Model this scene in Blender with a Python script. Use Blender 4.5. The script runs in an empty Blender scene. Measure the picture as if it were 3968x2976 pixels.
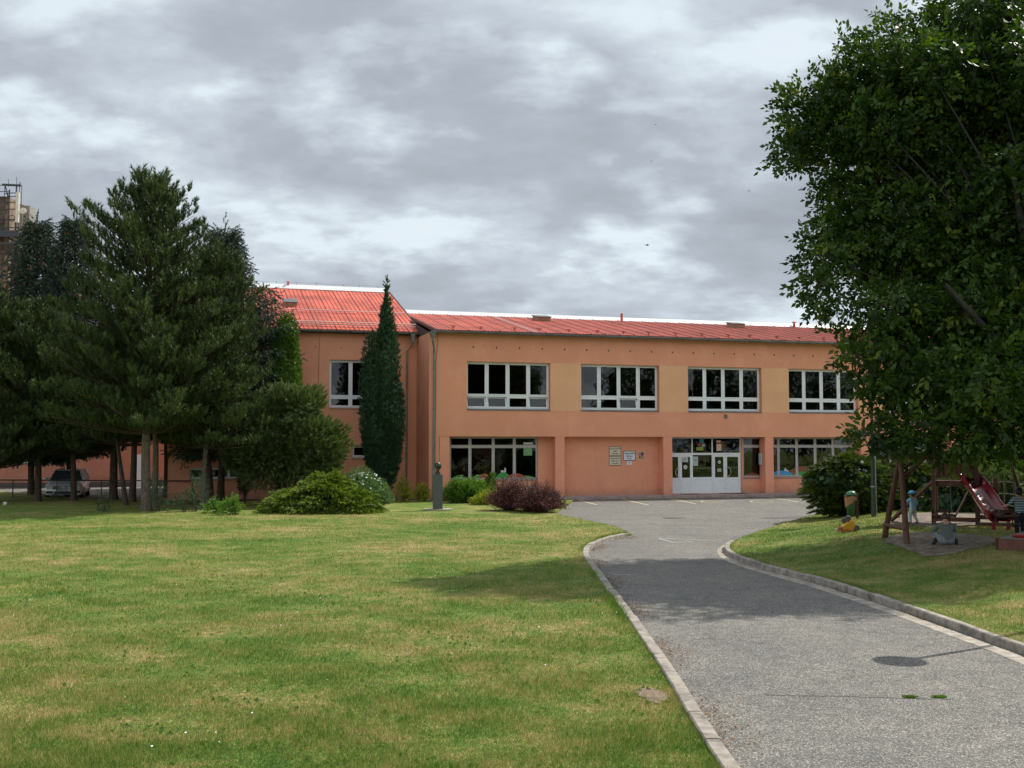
import bpy, bmesh, math, random
import numpy as np
from mathutils import Vector, Matrix, geometry
R = math.radians
random.seed(7); rng = np.random.default_rng(11)
S = bpy.context.scene
COL = S.collection
PI = math.pi

# ------------------------------------------------------------------ camera
F_, CX, CY, PITCH, HC = 4200., 1984., 1488., .0553, 2.784      # surveyed camera (units: photo pixels, metres)
_c, _s = math.cos(PITCH), math.sin(PITCH)
cam = bpy.data.cameras.new('camera'); camo = bpy.data.objects.new('camera', cam); COL.objects.link(camo)
camo.location = (0, 0, HC); camo.rotation_euler = (PI/2 + PITCH, 0, 0)
cam.sensor_width = 36; cam.lens = 36*F_/3968; cam.clip_end = 2000; cam.clip_start = .1
S.camera = camo
def ray(x, y):
    a = (x-CX)/F_; b = (CY-y)/F_
    return Vector((a, _c-b*_s, _s+b*_c))
def G(x, y, z=0.):                       # survey a ground point
    r = ray(x, y); t = (z-HC)/r.z
    return Vector((r.x*t, r.y*t, z))
def D(x, y, Y):                          # survey a point at a known distance
    r = ray(x, y); t = Y/r.y
    return Vector((r.x*t, Y, HC+r.z*t))
TH = .2941; BO = Vector((-4.045, 52.883, 0))   # main facade: left corner and bearing
EU = Vector((math.cos(TH), math.sin(TH), 0)); EV = Vector((-math.sin(TH), math.cos(TH), 0))
def W(u, v, z=0.): return BO + EU*u + EV*v + Vector((0, 0, z))

# ------------------------------------------------------------------ tags
def tag(o, label=None, cat=None, group=None, kind=None):
    if label: o['label'] = label
    if cat: o['category'] = cat
    if group: o['group'] = group
    if kind: o['kind'] = kind
    return o
def thing(name, label, cat, loc=(0, 0, 0), rz=0, group=None):
    o = bpy.data.objects.new(name, None); COL.objects.link(o)
    o.location = loc; o.rotation_euler = (0, 0, rz); o.empty_display_size = .2
    return tag(o, label, cat, group)
def copy_tree(o, parent=None):
    c = o.copy(); COL.objects.link(c); c.parent = parent
    for ch in [x for x in bpy.data.objects if x.parent == o]:
        copy_tree(ch, c)
    return c

# ------------------------------------------------------------------ mesh helpers
class MB:
    def __init__(s): s.v = []; s.f = []; s.m = []
    def add(s, vs, fs, m=0):
        n = len(s.v); s.v += [tuple(p) for p in vs]; s.f += [tuple(i+n for i in f) for f in fs]; s.m += [m]*len(fs)
        return s
    def quad(s, a, b, c, d, m=0): return s.add([a, b, c, d], [(0, 1, 2, 3)], m)
    def box(s, c, d, m=0, M=None):       # centre, full dims
        x, y, z = d[0]/2, d[1]/2, d[2]/2
        vs = [Vector((sx*x, sy*y, sz*z)) for sx in (-1, 1) for sy in (-1, 1) for sz in (-1, 1)]
        if M is not None: vs = [M @ p for p in vs]
        c = Vector(c); vs = [p+c for p in vs]
        return s.add(vs, [(0, 1, 3, 2), (4, 6, 7, 5), (0, 4, 5, 1), (2, 3, 7, 6), (0, 2, 6, 4), (1, 5, 7, 3)], m)
    def bb(s, a, b, m=0):                # two corners
        return s.box([(a[i]+b[i])/2 for i in range(3)], [abs(b[i]-a[i]) for i in range(3)], m)
    def tube(s, pts, rad, n=8, m=0, cap=True):
        pts = [Vector(p) for p in pts]
        if not hasattr(rad, '__len__'): rad = [rad]*len(pts)
        base = len(s.v); up = Vector((0, 0, 1))
        for i, p in enumerate(pts):
            d = (pts[min(i+1, len(pts)-1)]-pts[max(i-1, 0)]).normalized()
            a = d.cross(up if abs(d.z) < .95 else Vector((1, 0, 0))).normalized(); b = a.cross(d)
            for k in range(n):
                t = 2*PI*k/n
                s.v.append(tuple(p+(a*math.cos(t)+b*math.sin(t))*rad[i]))
        for i in range(len(pts)-1):
            for k in range(n):
                q = (k+1) % n
                s.f.append((base+i*n+k, base+i*n+q, base+(i+1)*n+q, base+(i+1)*n+k)); s.m.append(m)
        if cap and n > 2:
            s.f.append(tuple(base+k for k in range(n))[::-1]); s.m.append(m)
            s.f.append(tuple(base+(len(pts)-1)*n+k for k in range(n))); s.m.append(m)
        return s
    def lathe(s, prof, c=(0, 0, 0), n=16, m=0, sx=1, sy=1):    # prof: (r,z)
        base = len(s.v)
        for r, z in prof:
            for k in range(n):
                t = 2*PI*k/n
                s.v.append((c[0]+r*sx*math.cos(t), c[1]+r*sy*math.sin(t), c[2]+z))
        for i in range(len(prof)-1):
            for k in range(n):
                q = (k+1) % n
                s.f.append((base+i*n+k, base+i*n+q, base+(i+1)*n+q, base+(i+1)*n+k)); s.m.append(m)
        return s
    def ell(s, c, r, nu=12, nv=8, m=0, M=None):
        prof = [(math.sin(PI*i/nv), -math.cos(PI*i/nv)) for i in range(nv+1)]
        t = MB().lathe([(max(a, 1e-3), b) for a, b in prof], n=nu)
        vs = [Vector((p[0]*r[0], p[1]*r[1], p[2]*r[2])) for p in t.v]
        if M is not None: vs = [M @ p for p in vs]
        return s.add([p+Vector(c) for p in vs], t.f, m)
    def prism(s, poly, o, ax, ay, az, m=0):   # poly 2D in (ax,ay) extruded along az
        o, ax, ay, az = map(Vector, (o, ax, ay, az)); n = len(poly)
        a = [o+ax*p[0]+ay*p[1] for p in poly]; b = [p+az for p in a]
        return s.add(a+b, [tuple(range(n))[::-1], tuple(range(n, 2*n))]+[(i, (i+1) % n, n+(i+1) % n, n+i) for i in range(n)], m)
    def build(s, name, mats, parent=None, smooth=False, bevel=0, loc=None):
        me = bpy.data.meshes.new(name); me.from_pydata(s.v, [], s.f)
        if not isinstance(mats, (list, tuple)): mats = [mats]
        for q in mats: me.materials.append(q)
        if len(mats) > 1: me.polygons.foreach_set('material_index', s.m)
        me.update()
        bm = bmesh.new(); bm.from_mesh(me); bmesh.ops.recalc_face_normals(bm, faces=bm.faces); bm.to_mesh(me); bm.free()
        if smooth: me.shade_smooth() if smooth is True else me.shade_auto_smooth() if hasattr(me, 'shade_auto_smooth') else me.shade_smooth()
        o = bpy.data.objects.new(name, me); COL.objects.link(o)
        if parent: o.parent = parent
        if loc is not None: o.location = loc
        if bevel:
            b = o.modifiers.new('bevel', 'BEVEL'); b.width = bevel; b.segments = 2; b.limit_method = 'ANGLE'
        return o
    def split(s, name, mats, parent=None):
        """one object per separate primitive"""
        lab = list(range(len(s.v)))
        def fd(i):
            while lab[i] != i: lab[i] = lab[lab[i]]; i = lab[i]
            return i
        for f in s.f:
            a = fd(f[0])
            for k in f[1:]: lab[fd(k)] = a
        groups = {}
        for f, m in zip(s.f, s.m): groups.setdefault(fd(f[0]), []).append((f, m))
        out = []
        for fs in groups.values():
            ids = sorted({i for f, _ in fs for i in f}); mp = {i: j for j, i in enumerate(ids)}; mb = MB()
            mb.v = [s.v[i] for i in ids]; mb.f = [tuple(mp[i] for i in f) for f, _ in fs]; mb.m = [0]*len(fs)
            mt = mats[fs[0][1]] if isinstance(mats, (list, tuple)) else mats
            out.append(mb.build(name, mt, parent))
        return out

def np_mesh(name, V, Fq, mat, parent=None, tint=None, loc=None, smooth=False, sink=None):
    me = bpy.data.meshes.new(name); V = np.ascontiguousarray(V, np.float32); k = Fq.shape[1]
    me.vertices.add(len(V)); me.vertices.foreach_set('co', V.ravel())
    me.loops.add(Fq.size); me.loops.foreach_set('vertex_index', np.ascontiguousarray(Fq, np.int32).ravel())
    me.polygons.add(len(Fq)); me.polygons.foreach_set('loop_start', np.arange(0, Fq.size, k, dtype=np.int32))
    try: me.polygons.foreach_set('loop_total', np.full(len(Fq), k, np.int32))
    except Exception: pass
    if tint is not None:
        at = me.attributes.new('tint', 'FLOAT', 'POINT'); at.data.foreach_set('value', np.ascontiguousarray(tint, np.float32))
    me.materials.append(mat); me.update(calc_edges=True); me.validate()
    if smooth: me.shade_smooth()
    o = bpy.data.objects.new(name, me); COL.objects.link(o)
    if parent: o.parent = parent
    if loc is not None: o.location = loc
    return o
def frames(d, spin=None, flat=None):
    """rotation matrices (n,3,3) whose z column is d"""
    d = d/np.linalg.norm(d, axis=1, keepdims=True); n = len(d)
    ref = np.where(np.abs(d[:, 2:3]) < .95, np.array([[0, 0, 1.]]), np.array([[1., 0, 0]]))
    a = np.cross(ref, d); a /= np.linalg.norm(a, axis=1, keepdims=True); b = np.cross(d, a)
    if spin is None: spin = rng.uniform(0, 2*PI, n)
    c, s = np.cos(spin)[:, None], np.sin(spin)[:, None]
    return np.stack([a*c+b*s, -a*s+b*c, d], axis=2)
def scatter(tv, tf, P, Rm, sc):
    tv = np.asarray(tv, float); tf = np.asarray(tf); n = len(P)
    V = np.einsum('nij,kj->nki', Rm, tv)*np.asarray(sc).reshape(n, 1, 1)+P[:, None, :]
    Fq = tf[None]+(np.arange(n)*len(tv))[:, None, None]
    return V.reshape(-1, 3), Fq.reshape(-1, tf.shape[1])
def foliage(name, tpl, P, Dr, sc, mat, parent, spin=None, tint=None):
    P = np.asarray(P, float); Dr = np.asarray(Dr, float); n = len(P)
    V, Fq = scatter(tpl[0], tpl[1], P, frames(Dr, spin), sc)
    t = rng.uniform(0, 1, n) if tint is None else tint
    return np_mesh(name, V, Fq, mat, parent, np.repeat(t, len(tpl[0])))

# ------------------------------------------------------------------ materials
def newmat(name):
    m = bpy.data.materials.new(name); m.use_nodes = True; nt = m.node_tree
    return m, nt, nt.nodes, nt.links, nt.nodes['Principled BSDF']
def nd(nt, t, **kw):
    n = nt.nodes.new(t)
    for k, v in kw.items():
        if k.startswith('i_'): n.inputs[k[2:].replace('_', ' ')].default_value = v
        elif k.startswith('n_'): n.inputs[int(k[2:])].default_value = v
        else: setattr(n, k, v)
    return n
def noise(nt, vec, scale, detail=4, rough=.5):
    n = nt.nodes.new('ShaderNodeTexNoise'); n.inputs['Scale'].default_value = scale
    n.inputs['Detail'].default_value = detail; n.inputs['Roughness'].default_value = rough
    if vec is not None: nt.links.new(vec, n.inputs['Vector'])
    return n
def ramp(nt, fac, stops):
    r = nt.nodes.new('ShaderNodeValToRGB'); e = r.color_ramp.elements
    while len(e) < len(stops): e.new(.5)
    for i, (p, c) in enumerate(stops): e[i].position = p; e[i].color = (*c, 1)
    nt.links.new(fac, r.inputs['Fac']); return r
def mix(nt, fac, a, b, mode='MIX'):
    n = nt.nodes.new('ShaderNodeMix'); n.data_type = 'RGBA'; n.blend_type = mode
    for val, idx in ((fac, 0), (a, 6), (b, 7)):
        if hasattr(val, 'default_value') or hasattr(val, 'is_linked'): nt.links.new(val, n.inputs[idx])
        else: n.inputs[idx].default_value = val if idx == 0 else (*val, 1)
    return n.outputs[2]
def math_(nt, op, a, b=None, c=None):
    n = nt.nodes.new('ShaderNodeMath'); n.operation = op
    for i, v in enumerate((a, b, c)):
        if v is None: continue
        if hasattr(v, 'is_linked'): nt.links.new(v, n.inputs[i])
        else: n.inputs[i].default_value = v
    return n.outputs[0]
def bump(nt, h, strength, dist=.02):
    b = nt.nodes.new('ShaderNodeBump'); b.inputs['Strength'].default_value = strength; b.inputs['Distance'].default_value = dist
    nt.links.new(h, b.inputs['Height']); return b.outputs['Normal']
def geo(nt): return nt.nodes.new('ShaderNodeNewGeometry').outputs['Position']
def objc(nt): return nt.nodes.new('ShaderNodeTexCoord').outputs['Object']

def simple(name, col, rough=.6, var=.12, scale=8, bmp=.0, bs=60, metal=0., spec=.5, coat=0.):
    m, nt, N, L, b = newmat(name)
    v = objc(nt); n1 = noise(nt, v, scale, 5, .6)
    lo = tuple(max(0, c*(1-var*1.6)) for c in col); hi = tuple(c*(1+var) for c in col)
    r = ramp(nt, n1.outputs['Fac'], [(.3, lo), (.7, hi)]); L.new(r.outputs[0], b.inputs['Base Color'])
    b.inputs['Roughness'].default_value = rough; b.inputs['Metallic'].default_value = metal
    b.inputs['Specular IOR Level'].default_value = spec; b.inputs['Coat Weight'].default_value = coat
    if bmp: L.new(bump(nt, noise(nt, v, bs, 4).outputs['Fac'], bmp, .01), b.inputs['Normal'])
    return m
def plaster(name, col, stain=.5):
    m, nt, N, L, b = newmat(name); v = objc(nt)
    n1 = noise(nt, v, .45, 6, .6); n2 = noise(nt, v, 38, 3, .7)
    mp = nd(nt, 'ShaderNodeMapping'); L.new(v, mp.inputs[0]); mp.inputs['Scale'].default_value = (2.6, 2.6, .22)
    n3 = noise(nt, mp.outputs[0], 1.0, 6, .65)
    c1 = ramp(nt, n1.outputs['Fac'], [(.3, tuple(c*.90 for c in col)), (.7, tuple(c*1.06 for c in col))]).outputs[0]
    c2 = mix(nt, .22, c1, ramp(nt, n2.outputs['Fac'], [(.35, (.25, .2, .16)), (.65, (1, 1, .95))]).outputs[0], 'OVERLAY')
    streak = ramp(nt, n3.outputs['Fac'], [(.56, (0, 0, 0)), (.78, (1, 1, 1))]).outputs[0]
    c3 = mix(nt, math_(nt, 'MULTIPLY', streak, .40*stain), c2, tuple(c*.60 for c in col))
    sz = nd(nt, 'ShaderNodeSeparateXYZ'); L.new(v, sz.inputs[0]); n5 = noise(nt, v, 2.2, 6, .7)
    splash = math_(nt, 'SUBTRACT', math_(nt, 'MULTIPLY', n5.outputs['Fac'], 1.1), math_(nt, 'MULTIPLY', sz.outputs[2], .9)); c3 = mix(nt, math_(nt, 'MULTIPLY', ramp(nt, splash, [(.0, (0, 0, 0)), (.5, (1, 1, 1))]).outputs[0], .45), c3, (.19, .135, .10))
    n6 = noise(nt, v, .9, 3, .5); c3 = mix(nt, math_(nt, 'MULTIPLY', ramp(nt, n6.outputs['Fac'], [(.58, (0, 0, 0)), (.60, (1, 1, 1))]).outputs[0], .05), c3, (.9, .62, .45))
    L.new(c3, b.inputs['Base Color']); b.inputs['Roughness'].default_value = .92; b.inputs['Specular IOR Level'].default_value = .2
    L.new(bump(nt, n2.outputs['Fac'], .5, .006), b.inputs['Normal'])
    return m
def leafmat(name, a, b_, trans=.3, rough=.5, spec=.3, c_=None):
    """foliage: colour from per-leaf tint, plus patches"""
    m, nt, N, L, b = newmat(name)
    at = nd(nt, 'ShaderNodeAttribute', attribute_name='tint')
    n1 = noise(nt, geo(nt), 1.3, 3)
    f = math_(nt, 'ADD', math_(nt, 'MULTIPLY', at.outputs['Fac'], .75), math_(nt, 'MULTIPLY', math_(nt, 'SUBTRACT', n1.outputs['Fac'], .35), .7))
    st = [(.1, a), (.8, b_)] + ([(.97, c_)] if c_ else [])
    col = ramp(nt, f, st).outputs[0]
    L.new(col, b.inputs['Base Color']); b.inputs['Roughness'].default_value = rough; b.inputs['Specular IOR Level'].default_value = spec
    if trans:
        t = nd(nt, 'ShaderNodeBsdfTranslucent'); g = mix(nt, 1., col, (1.25, 1.35, .6), 'MULTIPLY'); L.new(g, t.inputs[0])
        mx = nd(nt, 'ShaderNodeMixShader'); mx.inputs[0].default_value = trans
        L.new(b.outputs[0], mx.inputs[1]); L.new(t.outputs[0], mx.inputs[2]); L.new(mx.outputs[0], N['Material Output'].inputs[0])
    return m
def bark(name, a, b_):
    m, nt, N, L, b = newmat(name); v = objc(nt)
    mp = nd(nt, 'ShaderNodeMapping'); L.new(v, mp.inputs[0]); mp.inputs['Scale'].default_value = (14, 14, 4)
    n1 = noise(nt, mp.outputs[0], 1.4, 8, .7)
    L.new(ramp(nt, n1.outputs['Fac'], [(.35, a), (.68, b_)]).outputs[0], b.inputs['Base Color'])
    b.inputs['Roughness'].default_value = .95; L.new(bump(nt, n1.outputs['Fac'], 1., .03), b.inputs['Normal'])
    return m
def wood(name, col):
    m, nt, N, L, b = newmat(name); v = objc(nt)
    mp = nd(nt, 'ShaderNodeMapping'); L.new(v, mp.inputs[0]); mp.inputs['Scale'].default_value = (9, 9, 2)
    n1 = noise(nt, mp.outputs[0], 2, 8, .65)
    L.new(ramp(nt, n1.outputs['Fac'], [(.3, tuple(c*.55 for c in col)), (.7, tuple(c*1.2 for c in col))]).outputs[0], b.inputs['Base Color'])
    b.inputs['Roughness'].default_value = .7; L.new(bump(nt, n1.outputs['Fac'], .4, .01), b.inputs['Normal'])
    return m

def grass_colour(nt, pos):
    """mown lawn with dry patches; returns colour socket"""
    mp = nd(nt, 'ShaderNodeMapping'); nt.links.new(pos, mp.inputs[0]); mp.inputs['Scale'].default_value = (.85, 1., 1.)
    n1 = noise(nt, mp.outputs[0], .24, 5, .66); n2 = noise(nt, pos, 1.7, 5, .6); n3 = noise(nt, pos, 9, 3, .6)
    f = math_(nt, 'ADD', math_(nt, 'SUBTRACT', math_(nt, 'MULTIPLY', n1.outputs['Fac'], .62), .115), math_(nt, 'ADD', math_(nt, 'MULTIPLY', n2.outputs['Fac'], .50), math_(nt, 'MULTIPLY', n3.outputs['Fac'], .34)))
    return f
def grassmat(name, blade):
    m, nt, N, L, b = newmat(name); p = geo(nt); f = grass_colour(nt, p)
    if blade:
        at = nd(nt, 'ShaderNodeAttribute', attribute_name='tint')
        f = math_(nt, 'ADD', f, math_(nt, 'MULTIPLY', math_(nt, 'SUBTRACT', at.outputs['Fac'], .5), .30))
    k = 1.0
    col = ramp(nt, f, [(.45, (.075*k, .150*k, .023*k)), (.55, (.128*k, .205*k, .036*k)), (.62, (.195*k, .235*k, .056*k)), (.69, (.295*k, .260*k, .100*k)), (.80, (.44*k, .33*k, .18*k))]).outputs[0]
    if not blade:
        n4 = noise(nt, p, 42, 3, .7); n5 = noise(nt, p, 14, 3, .7)
        col = mix(nt, .75, col, ramp(nt, n4.outputs['Fac'], [(.36, (.12, .12, .10)), (.66, (.95, .95, .85))]).outputs[0], 'OVERLAY')
        col = mix(nt, .35, col, ramp(nt, n5.outputs['Fac'], [(.36, (.2, .2, .2)), (.66, (.8, .8, .75))]).outputs[0], 'OVERLAY')
        L.new(bump(nt, n4.outputs['Fac'], 1., .05), b.inputs['Normal'])
    L.new(col, b.inputs['Base Color']); b.inputs['Roughness'].default_value = .75; b.inputs['Specular IOR Level'].default_value = .2
    if blade:
        t = nd(nt, 'ShaderNodeBsdfTranslucent'); L.new(mix(nt, 1., col, (1.1, 1.25, .6), 'MULTIPLY'), t.inputs[0])
        mx = nd(nt, 'ShaderNodeMixShader'); mx.inputs[0].default_value = .3
        L.new(b.outputs[0], mx.inputs[1]); L.new(t.outputs[0], mx.inputs[2]); L.new(mx.outputs[0], N['Material Output'].inputs[0])
    return m
def asphaltmat():
    m, nt, N, L, b = newmat('asphalt'); p = geo(nt)
    vo = nd(nt, 'ShaderNodeTexVoronoi', feature='F1'); vo.inputs['Scale'].default_value = 88; L.new(p, vo.inputs['Vector'])
    sp = nd(nt, 'ShaderNodeSeparateColor'); L.new(vo.outputs['Color'], sp.inputs[0])
    stones = ramp(nt, sp.outputs[0], [(.0, (.125, .125, .125)), (.30, (.175, .172, .165)), (.62, (.24, .23, .215)), (.86, (.32, .305, .28)), (.985, (.58, .56, .52))]).outputs[0]
    edge = ramp(nt, vo.outputs['Distance'], [(.30, (1, 1, 1)), (.72, (.45, .45, .46))]).outputs[0]
    c = mix(nt, 1., stones, edge, 'MULTIPLY')
    n1 = noise(nt, p, .5, 6, .65); n2 = noise(nt, p, 4, 6, .7); n6 = noise(nt, p, 26, 3, .7)
    c = mix(nt, 1., c, ramp(nt, n1.outputs['Fac'], [(.3, (.80, .80, .82)), (.7, (1.16, 1.13, 1.08))]).outputs[0], 'MULTIPLY')
    c = mix(nt, 1., c, ramp(nt, n2.outputs['Fac'], [(.3, (.8, .8, .8)), (.7, (1.14, 1.13, 1.12))]).outputs[0], 'MULTIPLY')
    c = mix(nt, 1., c, ramp(nt, n6.outputs['Fac'], [(.3, (.72, .72, .72)), (.7, (1.3, 1.3, 1.28))]).outputs[0], 'MULTIPLY')
    v2 = nd(nt, 'ShaderNodeTexVoronoi', feature='DISTANCE_TO_EDGE'); v2.inputs['Scale'].default_value = .33
    wz = nd(nt, 'ShaderNodeVectorMath', operation='ADD'); L.new(p, wz.inputs[0]); nz = noise(nt, p, 1.3, 4, .7); L.new(nz.outputs['Color'], wz.inputs[1]); L.new(wz.outputs[0], v2.inputs['Vector'])
    crack = ramp(nt, v2.outputs['Distance'], [(.0, (1, 1, 1)), (.006, (0, 0, 0))]).outputs[0]
    msk = ramp(nt, noise(nt, p, .35, 2).outputs['Fac'], [(.50, (0, 0, 0)), (.56, (1, 1, 1))]).outputs[0]
    c = mix(nt, math_(nt, 'MULTIPLY', math_(nt, 'MULTIPLY', crack, msk), .7), c, (.05, .048, .045))
    n7 = noise(nt, p, 1.1, 5, .7); c = mix(nt, math_(nt, 'MULTIPLY', ramp(nt, n7.outputs['Fac'], [(.60, (0, 0, 0)), (.68, (1, 1, 1))]).outputs[0], .30), c, (.075, .07, .062))
    L.new(c, b.inputs['Base Color']); b.inputs['Roughness'].default_value = .88; b.inputs['Specular IOR Level'].default_value = .25
    L.new(bump(nt, vo.outputs['Distance'], .6, .006), b.inputs['Normal'])
    return m
def glassmat():
    m, nt, N, L, b = newmat('window_glass'); N.remove(b)
    tr = nd(nt, 'ShaderNodeBsdfTransparent'); tr.inputs[0].default_value = (.40, .42, .40, 1)
    gl = nd(nt, 'ShaderNodeBsdfGlossy'); gl.inputs['Roughness'].default_value = .015
    v = objc(nt); n1 = noise(nt, v, 1.2, 2)
    L.new(bump(nt, n1.outputs['Fac'], .12, .05), gl.inputs['Normal'])
    fr = nd(nt, 'ShaderNodeFresnel'); fr.inputs[0].default_value = 1.62
    mx = nd(nt, 'ShaderNodeMixShader'); L.new(fr.outputs[0], mx.inputs[0]); L.new(tr.outputs[0], mx.inputs[1]); L.new(gl.outputs[0], mx.inputs[2])
    L.new(mx.outputs[0], N['Material Output'].inputs[0]); return m
M = {}
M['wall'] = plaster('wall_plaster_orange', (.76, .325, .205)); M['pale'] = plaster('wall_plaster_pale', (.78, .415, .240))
M['annexwall'] = plaster('annex_plaster_shaded_salmon', (.46, .20, .135), 1.); M['pier'] = plaster('wall_plaster_salmon', (.80, .325, .215), .8)  # annex plaster is darkened: tree shade put into its colour
M['inner'] = simple('interior_plaster', (.26, .25, .22), .9); M['roofred'] = simple('roof_red_paint', (.57, .108, .066), .55, .3, .7, spec=.35)
M['seam'] = simple('roof_seam_shaded_dirty_red', (.24, .05, .035), .6); M['white'] = simple('white_pvc', (.78, .80, .82), .35, .05); M['shadeframe'] = simple('shaded_window_frame', (.50, .47, .45), .5, .1)  # ground floor frames: white, with the overhang's shade put into the colour
M['whitemetal'] = simple('white_ridge_metal', (.80, .81, .82), .35, .06); M['zinc'] = simple('weathered_zinc', (.16, .165, .17), .5, .25, 3, metal=.3)
M['pipe'] = simple('grey_green_pipe', (.20, .23, .21), .5, .2, 4, metal=.2); M['dark'] = simple('shaded_gable_dark', (.06, .05, .045), .8)
M['glass'] = glassmat(); M['asphalt'] = asphaltmat(); M['grass'] = grassmat('grass_ground', False); M['blade'] = grassmat('grass_blades', True)
M['concrete'] = simple('kerb_concrete', (.31, .275, .235), .95, .35, 5, .7, 60); M['pink'] = simple('pavement_pinkish_concrete', (.36, .27, .25), .9, .2, 3, .3, 60)
M['slab'] = simple('gutter_slab_concrete', (.37, .325, .275), .95, .3, 4, .5, 60)
M['soil'] = simple('bare_soil', (.20, .145, .10), .95, .35, 6, .9, 30); M['sand'] = simple('trodden_sand', (.20, .155, .12), .95, .5, 5, .9, 24)
M['yellowline'] = simple('worn_yellow_paint', (.60, .55, .30), .8, .3, 9); M['whiteline'] = simple('worn_white_paint', (.62, .62, .60), .8, .3, 9)
M['iron'] = simple('cast_iron', (.09, .08, .07), .7, .3, 12); M['black'] = simple('black_rubber', (.015, .015, .015), .8)
M['stone'] = simple('rough_stone', (.22, .19, .16), .95, .4, 6, .8, 20); M['granite'] = simple('dark_granite', (.085, .09, .092), .55, .3, 60, .15, 90)
M['bronze'] = simple('patinated_bronze', (.055, .075, .065), .38, .3, 9, metal=.75)
M['wood'] = wood('brown_stained_timber', (.12, .050, .028)); M['woodlight'] = wood('weathered_timber', (.34, .23, .15)); M['wooddark'] = wood('dark_stained_timber', (.075, .032, .022))
M['pinebark'] = bark('pine_bark', (.05, .035, .028), (.22, .17, .14)); M['darkbark'] = bark('dark_bark', (.035, .022, .018), (.12, .08, .06))
M['walnutbark'] = bark('walnut_bark', (.014, .012, .010), (.05, .043, .036))
M['pineleaf'] = leafmat('pine_needles', (.016, .036, .013), (.095, .130, .040), .12, .5, .25)
M['spruceleaf'] = leafmat('spruce_needles', (.018, .034, .026), (.085, .120, .085), .10, .5, .25)
M['walnutleaf'] = leafmat('walnut_leaves', (.014, .032, .006), (.058, .112, .012), .34, .45, .25, (.20, .21, .02))
M['cypressleaf'] = leafmat('cypress_foliage', (.026, .058, .030), (.080, .140, .075), .12, .55, .2)
M['thujaleaf'] = leafmat('thuja_foliage', (.045, .095, .018), (.150, .260, .040), .25, .55, .2)
M['juniperleaf'] = leafmat('juniper_foliage', (.045, .078, .026), (.165, .210, .080), .22, .55, .2)
M['goldleaf'] = leafmat('golden_juniper_foliage', (.035, .080, .010), (.240, .315, .036), .22, .55, .2, (.36, .40, .05))
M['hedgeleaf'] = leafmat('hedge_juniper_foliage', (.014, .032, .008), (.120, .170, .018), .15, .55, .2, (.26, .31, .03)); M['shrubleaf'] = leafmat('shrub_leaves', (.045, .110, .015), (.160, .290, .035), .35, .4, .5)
M['softleaf'] = leafmat('grey_green_leaves', (.060, .130, .050), (.170, .280, .110), .3, .5, .3)
M['yellowleaf'] = leafmat('yellow_green_leaves', (.12, .17, .015), (.42, .42, .04), .35, .45, .3)
M['redleaf'] = leafmat('barberry_leaves', (.038, .014, .016), (.150, .050, .052), .25, .5, .35, (.27, .11, .10))
M['cone'] = simple('spruce_cones', (.30, .13, .055), .8); M['petal'] = simple('white_petals', (.8, .8, .78), .7); M['ypetal'] = simple('yellow_petals', (.75, .6, .05), .7)
# ------------------------------------------------------------------ ground
def densify(pl, step=.5, closed=False):
    out = []; n = len(pl)
    for i in range(n if closed else n-1):
        a = np.array(pl[i][:2]); b = np.array(pl[(i+1) % n][:2]); k = max(1, int(np.linalg.norm(b-a)/step))
        for j in range(k): out.append(a+(b-a)*j/k)
    if not closed: out.append(np.array(pl[-1][:2]))
    return np.array(out)
def smooth_line(pl, it=2):
    p = np.array([q[:2] for q in pl], float)
    for _ in range(it):
        q = [p[0]]
        for i in range(len(p)-1): q += [p[i]*.75+p[i+1]*.25, p[i]*.25+p[i+1]*.75]
        q.append(p[-1]); p = np.array(q)
    return p
def inside(P, poly):
    x, y = P[:, 0], P[:, 1]; r = np.zeros(len(P), bool); n = len(poly)
    for i in range(n):
        x1, y1 = poly[i]; x2, y2 = poly[(i+1) % n]
        if y1 == y2: continue
        c = ((y1 > y) != (y2 > y)) & (x < (x2-x1)*(y-y1)/(y2-y1)+x1); r ^= c
    return r
def dist_line(P, pl):
    d = np.full(len(P), 1e9)
    for i in range(len(pl)-1):
        a, b = pl[i], pl[i+1]; ab = b-a; L2 = max(1e-9, (ab**2).sum())
        t = np.clip(((P-a)@ab)/L2, 0, 1); q = a+t[:, None]*ab
        d = np.minimum(d, np.hypot(P[:, 0]-q[:, 0], P[:, 1]-q[:, 1]))
    return d
# left kerb (lawn side top edge), surveyed from near to far
KL = [G(x, y, .1) for x, y in [(2798, 2976), (2672.5, 2773.7), (2595, 2638), (2508, 2503), (2445.6, 2416), (2392, 2334), (2334.5, 2262), (2300.7, 2213.6), (2270, 2172), (2253, 2140), (2267, 2112.7), (2316, 2090), (2373, 2074), (2438, 2064)]]
KL = [Vector((KL[0].x+.12, 3, .1))] + KL
KLs = smooth_line(KL)
LE = [G(x, y) for x, y in [(2385, 2047.6), (2251, 2019), (2178, 2007), (2150, 1996)]]   # lawn edge against the parking
lawnL = np.array(list(KLs) + [p.to_2d()[:] for p in LE] + [W(6.6, -2.3)[:2], W(6.4, -.75)[:2], W(.5, -.5)[:2], W(-.4, 2.7)[:2], W(-12, 2.7)[:2], G(640, 1932)[:2], G(370, 1941)[:2], G(136, 1919)[:2], G(0, 1911)[:2], (-60, 58), (-60, 3)])
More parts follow.
